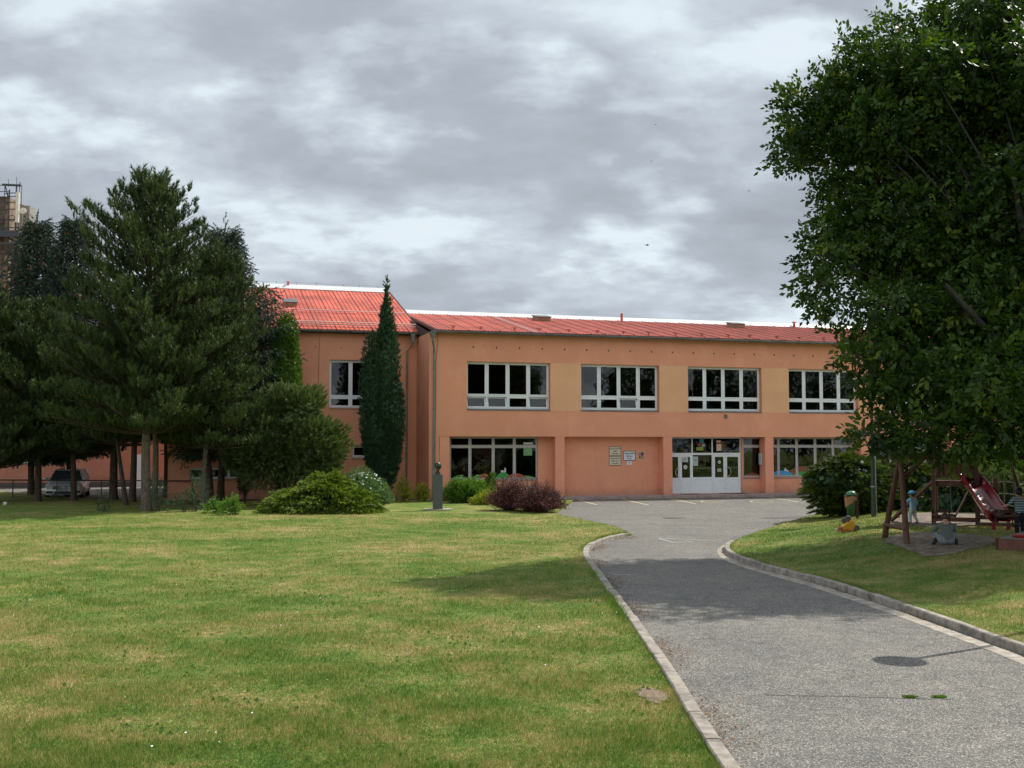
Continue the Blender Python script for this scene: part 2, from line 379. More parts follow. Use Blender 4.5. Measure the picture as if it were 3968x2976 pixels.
# right kerb (foot of the kerb on the slab), near to far, then the open lawn edge
KR = [G(x, y) for x, y in [(3968, 2537), (3875, 2508), (3624, 2411.6), (3421, 2344), (3214, 2272), (3044.6, 2232), (2910, 2195), (2830, 2163), (2804, 2140), (2812, 2120), (2835, 2104)]]
KR = [KR[0]+(KR[0]-KR[1]).normalized()*9] + KR
KRs = smooth_line(KR)
RE = [G(x, y) for x, y in [(2951, 2066), (3053, 2033), (3134, 2010), (3215, 1992), (3240, 1965)]]
_t = np.gradient(KRs, axis=0); _t /= np.linalg.norm(_t, axis=1, keepdims=True); KRi = KRs+np.stack([_t[:, 1], -_t[:, 0]], 1)*.12
lineR = np.array(list(KRi)+[p.to_2d()[:] for p in RE])
lawnR = np.array(list(lineR)+[W(24, -6)[:2], W(60, -6)[:2], (70, 40), (70, 3), (KRs[0][0], 3)])
SB = [G(x, y) for x, y in [(3968, 2580), (3793, 2508), (3624, 2445), (3383, 2353.6), (3141, 2271.6), (2991.7, 2232), (2869.7, 2195), (2796, 2167), (2772, 2138), (2788, 2117), (2849, 2097)]]
SB = [SB[0]+(SB[0]-SB[1]).normalized()*9] + SB
SBs = smooth_line(SB)
def zL(P): return .09+.02*np.sin(P[:, 0]*.31+1)*np.cos(P[:, 1]*.27)
def zR(P):
    d = np.clip(dist_line(P, lineR)/4.2, 0, 1); s = d*d*(3-2*d)
    return .10+.40*s+.02*np.sin(P[:, 0]*.7)*np.cos(P[:, 1]*.5)*s
def zr1(x, y): return float(zR(np.array([[x, y]]))[0])

def sheet(name, poly, zf, mat, step=.6, kind='structure', near=None, skirt=.12):
    P = densify(poly, step, True); n = len(P)
    lo, hi = P.min(0), P.max(0)
    gx = np.arange(lo[0], hi[0], step*1.3); gy = np.arange(lo[1], hi[1], step*1.3)
    if near is not None: gx = gx[(gx > near[0]) & (gx < near[1])]; gy = gy[(gy > near[2]) & (gy < near[3])]
    g = np.stack(np.meshgrid(gx, gy), -1).reshape(-1, 2)
    g = g[inside(g, P)]; g = g[dist_line(g, np.vstack([P, P[:1]])) > step*.5]
    vs = [Vector(p) for p in P]+[Vector(p) for p in g]
    r = geometry.delaunay_2d_cdt(vs, [(i, (i+1) % n) for i in range(n)], [], 1, 1e-5)
    V2 = np.array([v[:] for v in r[0]]); z = zf(V2)
    vv = [(p[0], p[1], q) for p, q in zip(V2, z)]; ff = [tuple(f) for f in r[2]]
    mb = MB(); mb.add(vv, ff)
    if skirt:
        zb = zf(P)
        for i in range(n):
            j = (i+1) % n
            mb.quad((*P[i], zb[i]), (*P[j], zb[j]), (*P[j], zb[j]-skirt), (*P[i], zb[i]-skirt))
    o = mb.build(name, mat, smooth=False)
    o.data.shade_smooth()
    tag(o, kind=kind); return o
MB().quad((-600, -200, -.12), (600, -200, -.12), (600, 900, -.12), (-600, 900, -.12)).build('ground', M['grass'])['kind'] = 'structure'
MB().quad((-45, -6, 0), (70, -6, 0), (70, 105, 0), (-45, 105, 0)).build('asphalt_yard', M['asphalt'])['kind'] = 'structure'
sheet('lawn', lawnL, zL, M['grass'], .6); sheet('lawn_mound', lawnR, zR, M['grass'], .5)
def sand(name, pts, zf, mat, seed=1, amp=.12):
    q = smooth_line(pts+[pts[0]], 2)[:-1]; rr = np.random.default_rng(seed); q = densify(q, .25, True); q = q+rr.normal(0, amp*.4, q.shape)
    return sheet(name, q, lambda P: zf(P)+.012, mat, .3, skirt=0), q
_, sandA = sand('sand_patch', [G(x, y, .5) for x, y in [(3415, 2085), (3480, 2070), (3600, 2062), (3760, 2072), (3870, 2088), (3860, 2112), (3790, 2128), (3660, 2142), (3560, 2135), (3500, 2112), (3440, 2100)]], zR, M['sand'], 2)
_, sandB = sand('sand_patch', [G(x, y, .5) for x, y in [(3425, 2022), (3450, 2004), (3530, 1990), (3640, 1985), (3800, 1985), (3950, 1990), (3968, 2010), (3900, 2024), (3760, 2040), (3600, 2040), (3500, 2034)]], zR, M['sand'], 3)
_, soilA = sand('soil_patch', [G(x, y, .1) for x, y in [(2468, 2668), (2500, 2655), (2570, 2668), (2590, 2700), (2560, 2722), (2515, 2708), (2480, 2692)]], zL, M['soil'], 4, .05)
_, bedA = sand('flower_bed', [W(-9, 2.6), W(-.5, 2.6), W(.2, -.3), W(5.6, -.3), W(5.4, -1.6), W(1, -1.5), W(-1.2, .6), W(-8.8, 1.2)], zL, M['soil'], 5, .15)
BARE = [sandA, sandB, soilA, bedA]

def stones_line(name, line, w, h, side, mat, seg=1.0, z0=0., lean=.0, parent=None, jit=.006):
    """row of kerb stones / slabs along a polyline; side=+1: body lies left of the line"""
    line = [np.array(p[:2]) for p in densify(line, .1)]
    d = [0]
    for i in range(1, len(line)): d.append(d[-1]+np.linalg.norm(line[i]-line[i-1]))
    d = np.array(d); A = np.array(line); mb = MB(); rr = np.random.default_rng(5)
    k = int(d[-1]/seg)
    def at(s): return np.array([np.interp(s, d, A[:, 0]), np.interp(s, d, A[:, 1])])
    for i in range(k):
        s0, s1 = i*seg+.006, (i+1)*seg-.006; cuts = np.linspace(s0, s1, 4); dz = rr.normal(0, jit); dz2 = rr.normal(0, jit)
        o = rr.normal(0, jit)
        base = len(mb.v); vs = []
        for j, c in enumerate(cuts):
            p = at(c); t = at(c+.05)-at(c-.05); t /= np.linalg.norm(t)+1e-9; nrm = np.array([-t[1], t[0]])*side
            z1 = z0+h+dz+(dz2-dz)*j/3
            a = p+nrm*o; b = p+nrm*(w+o); c1 = a+nrm*.015; c2 = b-nrm*.012
            vs += [(*a, z0-.15), (*a, z1-.015), (*c1, z1), (*c2, z1), (*b, z1-.012), (*b, z0-.15)]
        fs = []
        for j in range(3):
            for q in range(5): fs.append((j*6+q, j*6+q+1, j*6+6+q+1, j*6+6+q))
        fs += [tuple(range(6))[::-1], tuple(range(18, 24))]
        mb.add(vs, fs)
    return tag(mb.build(name, mat, parent), kind='structure')
stones_line('kerb', KLs+np.array([0., 0]), .15, .115, -1, M['concrete'])
stones_line('kerb', KRs, .13, .125, -1, M['concrete'])
stones_line('gutter_slabs', SBs, .26, .010, -1, M['slab'], .5, jit=.0015)
# pavement along the facade, with a kerb edge
mb = MB(); mb.bb((5.2, -.75, -.1), (60, .62, .15)); o = mb.build('pavement', M['pink'], bevel=.012); o.location = BO; o.rotation_euler = (0, 0, TH); o['kind'] = 'structure'
mb = MB(); mb.bb((5.9, -.95, -.1), (60, -.754, .13)); o = mb.build('kerb', M['pink'], bevel=.012); o.location = BO; o.rotation_euler = (0, 0, TH); o['kind'] = 'structure'
# dirt and moss along that kerb
rr = random.Random(3); mb = MB()
for i in range(90):
    u = rr.uniform(6.5, 34); w = rr.uniform(.1, .5)
    mb.lathe([(.001, .03), (.5, .014), (1, .001)], (0, 0, 0), 8)
    for q in range(len(mb.v)-24, len(mb.v)):
        x, y, z = mb.v[q]; mb.v[q] = (u+x*w, -1.03+y*.08*rr.uniform(.6, 1.3), z+.003)
o = mb.build('dirt_along_kerb', M['soil']); o.location = BO; o.rotation_euler = (0, 0, TH); tag(o, 'dark dirt and moss gathered along the pavement kerb', 'dirt', kind='stuff')
# painted marks
def stripe(name, pts, w, mat, z=.005):
    mb = MB(); P = [Vector((p[0], p[1], z)) for p in pts]
    for a, b in zip(P[:-1], P[1:]):
        n = (b-a).cross(Vector((0, 0, 1))).normalized()*w/2
        mb.quad(a+n, b+n, b-n, a-n)
    return tag(mb.build(name, mat), kind='structure')
for a, b in [((2415.7, 1936), (2511.6, 1957)), ((2594, 1932), (2697, 1953)), ((2982, 1927), (3092, 1945.5)), ((2245, 1938.5), (2312, 1956)), ((3175, 1925), (3280, 1942))]:
    stripe('parking_line', [G(*a), G(*b)], .1, M['yellowline'])
for cx0 in (2763, 2955):
    pts = []
    for i in range(15):
        t = PI*.15+i*PI*1.7/14; q = G(cx0+46*math.cos(t), 1943.5+4.5*math.sin(t)); pts.append(q)
    stripe('painted_mark', pts, .07, M['yellowline'])
    stripe('painted_mark', [G(cx0-20, 1944), G(cx0+25, 1943)], .06, M['yellowline'], .009)
for a, b in [((2554, 2087), (2608, 2103)), ((2608, 2103), (2680, 2099)), ((2554, 2087), (2770, 2096)), ((2370, 2228), (2440, 2228))]:
    stripe('painted_mark', [G(*a), G(*b)], .035, M['whiteline'], .006 if b[0] != 2770 else .010)
stripe('asphalt_crack', [G(x, y+random.uniform(-2.5, 2.5)) for x, y in zip(range(2960, 3720, 32), [2694+i*.7 for i in range(24)])], .016, M['iron'], .0045)
# flat dark strip laid across the yard
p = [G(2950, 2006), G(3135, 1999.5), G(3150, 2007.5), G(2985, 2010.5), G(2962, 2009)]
MB().add([(q.x, q.y, .006) for q in p], [tuple(range(5))]).build('dark_strip', M['iron'])['kind'] = 'structure'
# manhole cover
c = G(2615, 2008); t = thing('manhole_cover', 'round iron manhole cover set in the asphalt yard, moss on its rim', 'manhole cover', c)
MB().lathe([(0.001, .018), (.30, .018), (.31, .004)], n=24).build('cover', M['iron'], t); MB().lathe([(.315, .004), (.32, .016), (.44, .016), (.46, .002)], n=24).build('rim', M['iron'], t)
# grass clumps in a crack of the drive are built with the lawn

# ------------------------------------------------------------------ buildings
def building(name, label, v=0, u=0):
    t = thing(name, label, 'building', BO, TH); return t
school = building('school_building', 'orange plastered school block with red metal roof, long window rows and a recessed entrance')
wing = building('school_wing', 'taller orange school wing set back behind the conifers, with a steep red roof')
annex = building('annex_building', 'low salmon annex behind the pine trunks and the silver car')

def wall(mb, u0, u1, z0, z1, v, holes, depth, m=0, mfun=None):
    """vertical wall in plane v facing -v, with reveals"""
    us = sorted({u0, u1, *[h[0] for h in holes], *[h[1] for h in holes]}); zs = sorted({z0, z1, *[h[2] for h in holes], *[h[3] for h in holes]})
    us = [x for x in us if u0 <= x <= u1]; zs = [x for x in zs if z0 <= x <= z1]
    for a, b in zip(us[:-1], us[1:]):
        for c, d in zip(zs[:-1], zs[1:]):
            cu, cz = (a+b)/2, (c+d)/2
            if any(h[0] < cu < h[1] and h[2] < cz < h[3] for h in holes): continue
            mb.quad((a, v, c), (b, v, c), (b, v, d), (a, v, d), mfun(cu, cz) if mfun else m)
    for h in holes:
        a, b, c, d = h[:4]; w = v+depth
        mb.quad((a, v, c), (a, w, c), (a, w, d), (a, v, d), m); mb.quad((b, v, c), (b, w, c), (b, w, d), (b, v, d), m)
        if d < z1: mb.quad((a, v, d), (b, v, d), (b, w, d), (a, w, d), m)
        if c > z0: mb.quad((a, v, c), (b, v, c), (b, w, c), (a, w, c), m)

def window(par, us, zs, v, opened=(), sill=True, sw=.062, fixed=.035, outer=.05, fm=None):
    """casement window: us, zs = cell borders. Returns its frame object (window > pane, sill, open_sash)"""
    mb = MB(); pn = MB(); t = .07
    def bar(a, b): mb.bb((a[0], v, a[1]), (b[0], v+t, b[1]))
    u0, u1, z0, z1 = us[0], us[-1], zs[0], zs[-1]
    bar((u0, z0), (u0+outer, z1)); bar((u1-outer, z0), (u1, z1))
    for i, u in enumerate(us[1:-1]): bar((u-fixed, z0+outer), (u+fixed, z1-outer))
    mb.bb((u0+outer, v+.001, z0), (u1-outer, v+t-.001, z0+outer)); mb.bb((u0+outer, v+.001, z1-outer), (u1-outer, v+t-.001, z1))
    for z in zs[1:-1]:
        for i in range(len(us)-1):
            a = us[i]+(outer if i == 0 else fixed); b = us[i+1]-(outer if i == len(us)-2 else fixed)
            mb.bb((a, v+.001, z-fixed), (b, v+t-.001, z+fixed))
    sashes = []
    for i in range(len(us)-1):
        for j in range(len(zs)-1):
            a = us[i]+(outer if i == 0 else fixed)+.004; b = us[i+1]-(outer if i == len(us)-2 else fixed)-.004
            c = zs[j]+(outer if j == 0 else fixed)+.004; d = zs[j+1]-(outer if j == len(zs)-2 else fixed)-.004
            if sw == 0: pn.bb((a, v+.03, c), (b, v+.036, d)); continue
            tgt = mb if (i, j) not in opened else MB(); pt = pn if (i, j) not in opened else MB()
            vs = v-.014
            for q in (((a, vs, c), (a+sw, vs+.06, d)), ((b-sw, vs, c), (b, vs+.06, d)), ((a+sw, vs+.0005, c), (b-sw, vs+.0595, c+sw)), ((a+sw, vs+.0005, d-sw), (b-sw, vs+.0595, d))): tgt.bb(*q)
            pt.bb((a+sw, vs+.025, c+sw), (b-sw, vs+.031, d-sw))
            if tgt is not mb: sashes.append((tgt, pt, c, vs+.03))
    w = mb.build('window', fm or M['white'], par)
    if pn.v: pn.build('pane', M['glass'], w)
    for tg, pt, c, vv in sashes:
        ang = -R(13)
        for q in (tg, pt):
            q.v = [(x, vv+(y-vv)*math.cos(ang)-(z-c)*math.sin(ang), c+(y-vv)*math.sin(ang)+(z-c)*math.cos(ang)) for x, y, z in q.v]
        tg.build('open_sash', M['white'], w); pt.build('pane', M['glass'], w)
    if sill:
        s = MB(); s.add([(u0, v-.005, z0-.015), (u1, v-.005, z0-.015), (u1, v-sill, z0-.06), (u0, v-sill, z0-.06), (u0, v-.005, z0-.05), (u1, v-.005, z0-.05), (u1, v-sill, z0-.085), (u0, v-sill, z0-.085)],
                        [(0, 1, 2, 3), (3, 2, 6, 7), (4, 5, 6, 7), (0, 3, 7, 4), (1, 2, 6, 5)])
        s.build('sill', M['zinc'], w)
    return w

NK = 7; UEND = 46.
# --- main block
up = [(1.9+6*k, 6.25+6*k, 4.48, 6.87) for k in range(NK)]
mb = MB()
def mf(u, z): return 1 if (4.48 < z < 6.87 and 6.25 < u < 1.9+6*(NK-1)) else 0
wall(mb, 0, UEND, 3.158, 8.25, 0, up, .35, 0, mf)
mb.quad((0, 0, 3.158), (UEND, 0, 3.158), (UEND, .6, 3.158), (0, .6, 3.158), 0)       # soffit
mb.quad((0, 0, -.1), (0, 15.5, -.1), (0, 15.5, 8.25), (0, 0, 8.25), 0)               # left return
mb.quad((0, -.0, -.1), (.50, 0, -.1), (.50, 0, 3.158), (0, 0, 3.158), 0); mb.quad((.5, 0, -.1), (.5, .6, -.1), (.5, .6, 3.158), (.5, 0, 3.158), 0)
mb.quad((UEND, 0, -.1), (UEND, 15.5, -.1), (UEND, 15.5, 8.25), (UEND, 0, 8.25), 0); mb.quad((0, 15.5, -.1), (UEND, 15.5, -.1), (UEND, 15.5, 8.25), (0, 15.5, 8.25), 0)
gw = [(1.19, 5.78, .98, 3.14), (13.02, 17.33, .17, 3.14), (17.42, 18.55, .98, 3.14)]
more = [(18.95+6*k, 24.3+6*k, .98, 3.14) for k in range(4)]
wall(mb, .5, UEND, .10, 3.158, .6, gw+more, .22, 0)
# weep holes under the eaves: small dark vents
mb.build('wall', [M['wall'], M['pale']], school)
vents = MB()
for k in range(24):
    u = 2.22+1.2*k; vents.bb((u-.035, -.012, 7.54), (u+.035, .0, 7.62))
vents.split('wall_vent', M['dark'], school)
pier_us = [.53]+[6.51+5.955*k for k in range(7)]
for u in pier_us:
    w_ = .5 if u > 1 else .5
    MB().bb((u, .012, .05), (u+w_, .60, 3.157)).build('pier', M['pier'], school)
opn = {0: [(0, 0), (1, 0), (3, 0)], 1: [(2, 0)]}
for k, h in enumerate(up):
    us = [h[0]+(h[1]-h[0])*i/4 for i in range(5)]
    window(school, us, [4.53, 5.175, 6.87], .28, opn.get(k, ()), sill=.31)
w = window(school, [1.19, 2.24, 3.45, 4.56, 5.78], [1.0, 2.66, 3.14], .70, sill=.12, sw=.028, fixed=.045, fm=M['shadeframe'])
# glued-on decorations of the ground floor window
dec = MB()
def shift(mb): mb.v = [(x, y-.042, z) for x, y, z in mb.v]; return mb
def hill(mb, u, w, h, z, v, m):
    pts = [(u+w*i/10, z+h*math.sin(PI*i/10)**.8) for i in range(11)]
    mb.prism(pts, (0, v, 0), (1, 0, 0), (0, 0, 1), (0, .004, 0), m)
hill(dec, 1.3, .8, .16, 1.07, .745, 0); hill(dec, 2.35, 1.0, .2, 1.07, .745, 0); hill(dec, 2.7, .6, .24, 1.07, .741, 1); hill(dec, 3.55, .85, .30, 1.07, .745, 0); hill(dec, 4.1, 1.1, .24, 1.07, .741, 1); hill(dec, 4.7, .95, .12, 1.07, .745, 0)
dec.bb((3.85, .738, 1.36), (4.12, .742, 1.46), 2); dec.bb((4.04, .738, 1.46), (4.12, .742, 1.58), 2)
dec.bb((5.05, .742, 2.76), (5.55, .746, 2.86), 2); dec.bb((5.05, .742, 2.2), (5.5, .746, 2.58), 3)
for q in (3.0, 2.55, 1.75): dec.bb((q, .74, 1.22), (q+.16, .744, 1.245), 4)
dec.add([(2.75, .741, 2.02), (2.95, .741, 1.99), (3.12, .741, 2.0), (2.98, .741, 1.95), (2.93, .741, 1.90), (2.9, .741, 1.95)], [(0, 1, 2, 3, 4, 5)], 5)
dmats = [simple('film_green', (.05, .30, .07)), simple('film_red', (.36, .08, .035)), simple('film_white', (.6, .6, .6)), simple('film_light_green', (.18, .36, .16)), simple('film_yellow', (.6, .5, .1)), M['dark']]
shift(dec).split('window_sticker', dmats, w)
for k in range(4):
    u0 = 18.95+6*k
    us = [u0]+[x+6*k for x in (19.62, 20.75, 21.9, 23.03)]+[24.3+6*k]
    w = window(school, us, [1.0, 2.66, 3.14], .70, sill=.12, sw=.028, fixed=.045, fm=M['shadeframe'])
    if k == 0:
        dec = MB(); hill(dec, 19.0, 1.6, .27, 1.07, .745, 0); hill(dec, 20.4, 1.5, .2, 1.07, .745, 1); hill(dec, 20.0, 2.2, .5, 1.07, .749, 2)
        dec.prism([(19.95, 1.32), (20.02, 1.5), (20.12, 1.38), (20.25, 1.33), (20.25, 1.28)], (0, .738, 0), (1, 0, 0), (0, 0, 1), (0, .004, 0), 3)
        shift(dec).split('window_sticker', [simple('film_blue', (.05, .32, .60)), dmats[0], simple('film_ochre', (.22, .09, .03)), dmats[2]], w)
w = window(school, [17.42, 18.55], [1.0, 2.66, 3.14], .70, sill=.12, sw=.028, fixed=.045, fm=M['shadeframe'])
dec = MB(); hill(dec, 17.5, .98, .17, 1.07, .745, 0); shift(dec).split('window_sticker', [simple('film_brown', (.20, .06, .025))], w)
# --- entrance
ent = MB(); v = .70; zt, zb = 2.255, .155
def fb(mb, a, b, c, d, v0=v, t=.07, e=0): mb.bb((a, v0+e, c), (b, v0+t-e, d))
for u in (13.02, 14.42, 15.60, 17.27): fb(ent, u, u+.06, zb, 3.14)
for a, b in ((13.08, 14.42), (14.48, 15.60), (15.66, 17.27)):
    fb(ent, a, b, 2.20, 2.31, e=.001); fb(ent, a, b, 3.08, 3.14, e=.001)
for a, b in ((14.48, 15.60),): fb(ent, a, b, .92, 1.02, e=.001); fb(ent, a, b, zb, .24, e=.001); ent.bb((a, v+.02, .24), (b, v+.05, .92)); ent.bb((a+.10, v+.012, .34), (b-.1, v+.02, .84))
eo = ent.build('entrance_frame', M['white'], school)
pn = MB()
for a, b in ((13.08, 14.42), (14.48, 15.60), (15.66, 17.27)): pn.bb((a, v+.03, 2.31), (b, v+.036, 3.08))
pn.bb((14.48, v+.03, 1.02), (15.60, v+.036, 2.20)); pn.build('pane', M['glass'], eo)
def doorleaf(a, b, hs):
    mb = MB(); vs = v-.02; w = .10
    mb.bb((a, vs, zb), (a+w, vs+.06, 2.195)); mb.bb((b-w, vs, zb), (b, vs+.06, 2.195))
    for c, d in ((zb, .30), (.90, 1.00), (2.10, 2.195)): mb.bb((a+w, vs+.001, c), (b-w, vs+.059, d))
    mb.bb((a+w, vs+.015, .30), (b-w, vs+.045, .90)); mb.bb((a+w+.06, vs+.008, .37), (b-w-.06, vs+.015, .83))
    o = mb.build('door', M['white'], school); MB().bb((a+w, vs+.025, 1.0), (b-w, vs+.031, 2.10)).build('pane', M['glass'], o)
    if hs:
        h = MB(); uc = a+w*.5 if hs < 0 else b-w*.5
        pts = [(uc-hs*.24*math.sin(PI*i/10), vs-.07, 1.30+.26*math.cos(PI*i/10)) for i in range(11)]
        h.tube(pts, .018, 8); h.tube([pts[0], (pts[0][0], vs, pts[0][2])], .016, 6); h.tube([pts[-1], (pts[-1][0], vs, pts[-1][2])], .016, 6)
        h.build('handle', simple('brushed_steel', (.6, .6, .6), .3, metal=.9), o, smooth=True)
    return o
d1 = doorleaf(13.09, 13.72, 1); d2 = doorleaf(13.73, 14.41, 0); d3 = doorleaf(15.67, 16.38, 0); d4 = doorleaf(16.39, 17.26, -1)
def paper(par, u, z, w, h, col, name='notice', v_=.66, extra=None):
    mb = MB().bb((u, v_, z), (u+w, v_+.003, z+h)); ms = [simple('notice_paper', col, .7, .04)]
    if extra: extra(mb); ms.append(simple('notice_print', (.08, .09, .1), .7))
    return mb.build(name, ms, par)
def lines(u, z, w, n, dz=.04, v_=.657):
    return lambda mb: [mb.bb((u, v_, z-i*dz), (u+w*(1 if i % 2 else .8), v_+.001, z-i*dz+.012), 1) for i in range(n)]
M['paper'] = simple('paper', (.62, .64, .60), .7)
paper(d2, 13.80, 1.83, .38, .26, (.50, .56, .52), extra=lines(13.84, 2.0, .28, 4))
mb = MB().lathe([(.001, 0), (.11, 0), (.11, .004), (.001, .004)], n=20); mb.v = [(14.02+x, .655-z, 1.56+y) for x, y, z in mb.v]; mb.bb((13.95, .645, 1.545), (14.09, .65, 1.575), 1); mb.build('round_sticker', [M['paper'], M['dark']], d2)
mb = MB().lathe([(.001, 0), (.09, 0), (.09, .004), (.001, .004)], n=20); mb.v = [(16.02+x, .655-z, 1.82+y) for x, y, z in mb.v]; mb.bb((15.96, .645, 1.80), (16.08, .65, 1.83), 1); mb.build('round_sticker', [M['paper'], M['dark']], d3)
paper(d3, 15.90, 1.30, .24, .18, (.33, .38, .28))
paper(eo, 14.50, 1.62, .30, .50, (.42, .48, .44), v_=.72, extra=lines(14.54, 1.95, .2, 3, v_=.717))
fr = MB()
for i in range(7): fr.prism([(14.53+.15*i, 1.48), (14.67+.15*i, 1.48), (14.60+.15*i, 1.58)], (0, .725, 0), (1, 0, 0), (0, 0, 1), (0, .003, 0))
fr.split('window_sticker', [simple('film_olive', (.10, .14, .05))], eo)
fr = MB()
for i in range(4): fr.prism([(16.55+.15*i, 1.48), (16.69+.15*i, 1.48), (16.62+.15*i, 1.58)], (0, .70, 0), (1, 0, 0), (0, 0, 1), (0, .003, 0))
fr.split('window_sticker', [simple('film_olive', (.10, .14, .05))], d4)
fr = MB(); fr.bb((14.90, .722, 2.83), (15.15, .726, 3.05), 0); fr.bb((14.78, .722, 2.66), (15.0, .726, 2.82), 1); fr.bb((15.03, .722, 2.63), (15.22, .726, 2.80), 2); fr.bb((14.70, .722, 2.44), (15.12, .726, 2.62), 3)
fr.bb((15.90, .722, 2.86), (16.15, .726, 2.98), 4); fr.bb((15.90, .722, 2.42), (16.18, .726, 2.80), 4); fr.bb((16.19, .73, 2.42), (16.5, .734, 2.93), 5); fr.bb((13.25, .722, 2.33), (13.45, .726, 2.38), 2)
fr.split('window_sticker', [simple('film_teal', (.05, .22, .24)), simple('film_red', (.30, .05, .05)), simple('film_grey', (.3, .33, .33)), simple('film_lime', (.22, .34, .04)), simple('film_peach', (.75, .5, .38)), simple('film_tan', (.20, .13, .07))], eo)
nb = MB().bb((18.33, .28, 1.67), (18.378, .56, 2.29)); nb.build('notice', M['paper'], school)
# --- interior floors and partitions so the glass looks into real rooms
mb = MB()
mb.bb((.3, 7, .1), (UEND-.3, 7.1, 8.0)); mb.bb((.3, .9, .12), (UEND-.3, 7, .16)); mb.bb((.3, .9, 3.3), (UEND-.3, 7, 3.5)); mb.bb((.3, .5, 7.2), (UEND-.3, 7, 7.3)); mb.bb((.3, .5, 4.0), (UEND-.3, 7, 4.05))
for u in (7.1, 13.0, 18.7, 25, 31, 37): mb.bb((u, .98, .16), (u+.15, 7, 3.3))
for u in (7, 13, 19, 25, 31, 37): mb.bb((u, .5, 4.05), (u+.15, 7, 7.2))
mb.build('interior', M['inner'], school)
mb = MB(); mb.bb((3.0, .8, 6.35), (6.2, .85, 6.85)); 
def curtain(u0, u1, z0, z1, v):
    mb = MB(); n = int((u1-u0)/.06)
    P = [(u0+(u1-u0)*i/n, v+.03*math.sin(i*1.9)) for i in range(n+1)]
    for a, b in zip(P[:-1], P[1:]): mb.quad((a[0], a[1], z0), (b[0], b[1], z0), (b[0], b[1], z1), (a[0], a[1], z1))
    mb.build('curtain', simple('curtain_cloth', (.45, .5, .42), .9), school)
curtain(20.95, 21.95, 4.6, 6.85, .75); curtain(13.95, 14.3, 4.6, 6.85, .75); curtain(5.6, 6.2, 4.6, 6.85, .8); curtain(8.0, 8.35, 4.6, 6.85, .75); curtain(17.8, 18.2, 4.6, 6.85, .75)
bk = MB()
for u, z, h in ((2.6, 4.5, .25), (3.2, 4.5, .35), (9.5, 4.5, .3), (10.8, 4.5, .22), (15.2, 4.5, .34), (16.4, 4.5, .28), (22.6, 4.5, .3)): bk.bb((u, .42, z), (u+.35, .6, z+h))
bk.split('box_on_sill', simple('carton_and_books', (.35, .30, .22), .8, .4, 3), school)
lt = MB()
for u in (2.5, 8.6, 14.6, 20.6): lt.bb((u, 2.2, 7.1), (u+3, 2.4, 7.18))
lt.split('ceiling_light', M['paper'], school)

# --- roofs
def sheet_roof(name, par, u0, u1, va, za, vb, zb, pitch=.23, dark_every=4, patch=None):
    """metal sheet roof plane from eave (va,za) to ridge (vb,zb)"""
    mb = MB(); L = math.hypot(vb-va, zb-za); s = Vector((0, (vb-va)/L, (zb-za)/L)); nn = Vector((0, -s.z, s.y))
    n = int((u1-u0)/pitch)
    mb.quad((u0, va, za), (u1, va, za), (u1, vb, zb), (u0, vb, zb), 0)
    mb.quad((u0, va, za-.03), (u1, va, za-.03), (u1, vb, zb-.03), (u0, vb, zb-.03), 0)
    for i in range(n+1):
        u = u0+pitch*i; w = .019 if i % dark_every else .034; h = .018 if i % dark_every else .030
        e = random.uniform(-.03, .01)
        a = Vector((u, va, za))-s*(.02+e); b = Vector((u, vb, zb))
        q = [Vector((-w, 0, 0))+nn*.001, Vector((-w*.5, 0, 0))+nn*h, Vector((w*.5, 0, 0))+nn*h, Vector((w, 0, 0))+nn*.001]
        m = 1  # dark rib colour holds seam dirt and the ribs' side shading
        for k in range(3): mb.quad(a+q[k], b+q[k], b+q[k+1], a+q[k+1], m)
        mb.quad(a+q[0], a+q[1], a+q[2], a+q[3], m)
    if patch:
        for p0, p1 in patch: mb.quad(Vector((p0, va, za))+nn*.004, Vector((p1, va, za))+nn*.004, Vector((p1, vb, zb))+nn*.004, Vector((p0, vb, zb))+nn*.004, 2)
    return mb.build(name, [M['roofred'], M['seam'], simple('faded_red_sheet', (.50, .20, .18), .35)], par)
rf = sheet_roof('roof', school, .30, UEND+.3, -.45, 8.36, 8.0, 10.15, .2, 4, [(5.25, 5.62)])
MB().quad((.3, 8, 10.15), (UEND+.3, 8, 10.15), (UEND+.3, 16.45, 8.36), (.3, 16.45, 8.36)).build('roof_back', M['roofred'], school)
MB().prism([(7.70, 10.08), (7.90, 10.32), (8.10, 10.32), (8.30, 10.08)], (.2, 0, 0), (0, 1, 0), (0, 0, 1), (UEND+.15, 0, 0)).build('ridge_cap', M['whitemetal'], rf)
g = MB(); g.add([(.3, .0, 8.2), (.3, 8, 10.1), (.3, 15.9, 8.2), (.3, 15.9, 8.25), (.3, 8, 10.12), (.3, 0, 8.25)], [(0, 1, 4, 5), (1, 2, 3, 4)])
g.add([(.02, 0, 8.25), (.02, 15.5, 8.25), (.02, 8, 10.10)], [(0, 1, 2)]); g.build('gable', M['dark'], school)  # gable coloured dark to hold the shadow of the eave
b = MB()                                # barge board with screws, boxed eave
b.add([(.22, -.45, 8.37), (.30, -.45, 8.37), (.30, 8.0, 10.16), (.22, 8.0, 10.16), (.22, -.45, 8.22), (.30, -.45, 8.22), (.30, 8.0, 10.01), (.22, 8.0, 10.01)], [(0, 1, 2, 3), (4, 5, 6, 7), (0, 3, 7, 4), (1, 2, 6, 5), (0, 1, 5, 4)])
b.build('barge_board', simple('dull_red_brown_metal', (.16, .075, .065), .6), rf)
MB().bb((.0, -.40, 8.25), (UEND, .0, 8.30)).bb((.0, -.42, 8.25), (UEND, -.40, 8.335)).build('eave_board', M['dark'], school)
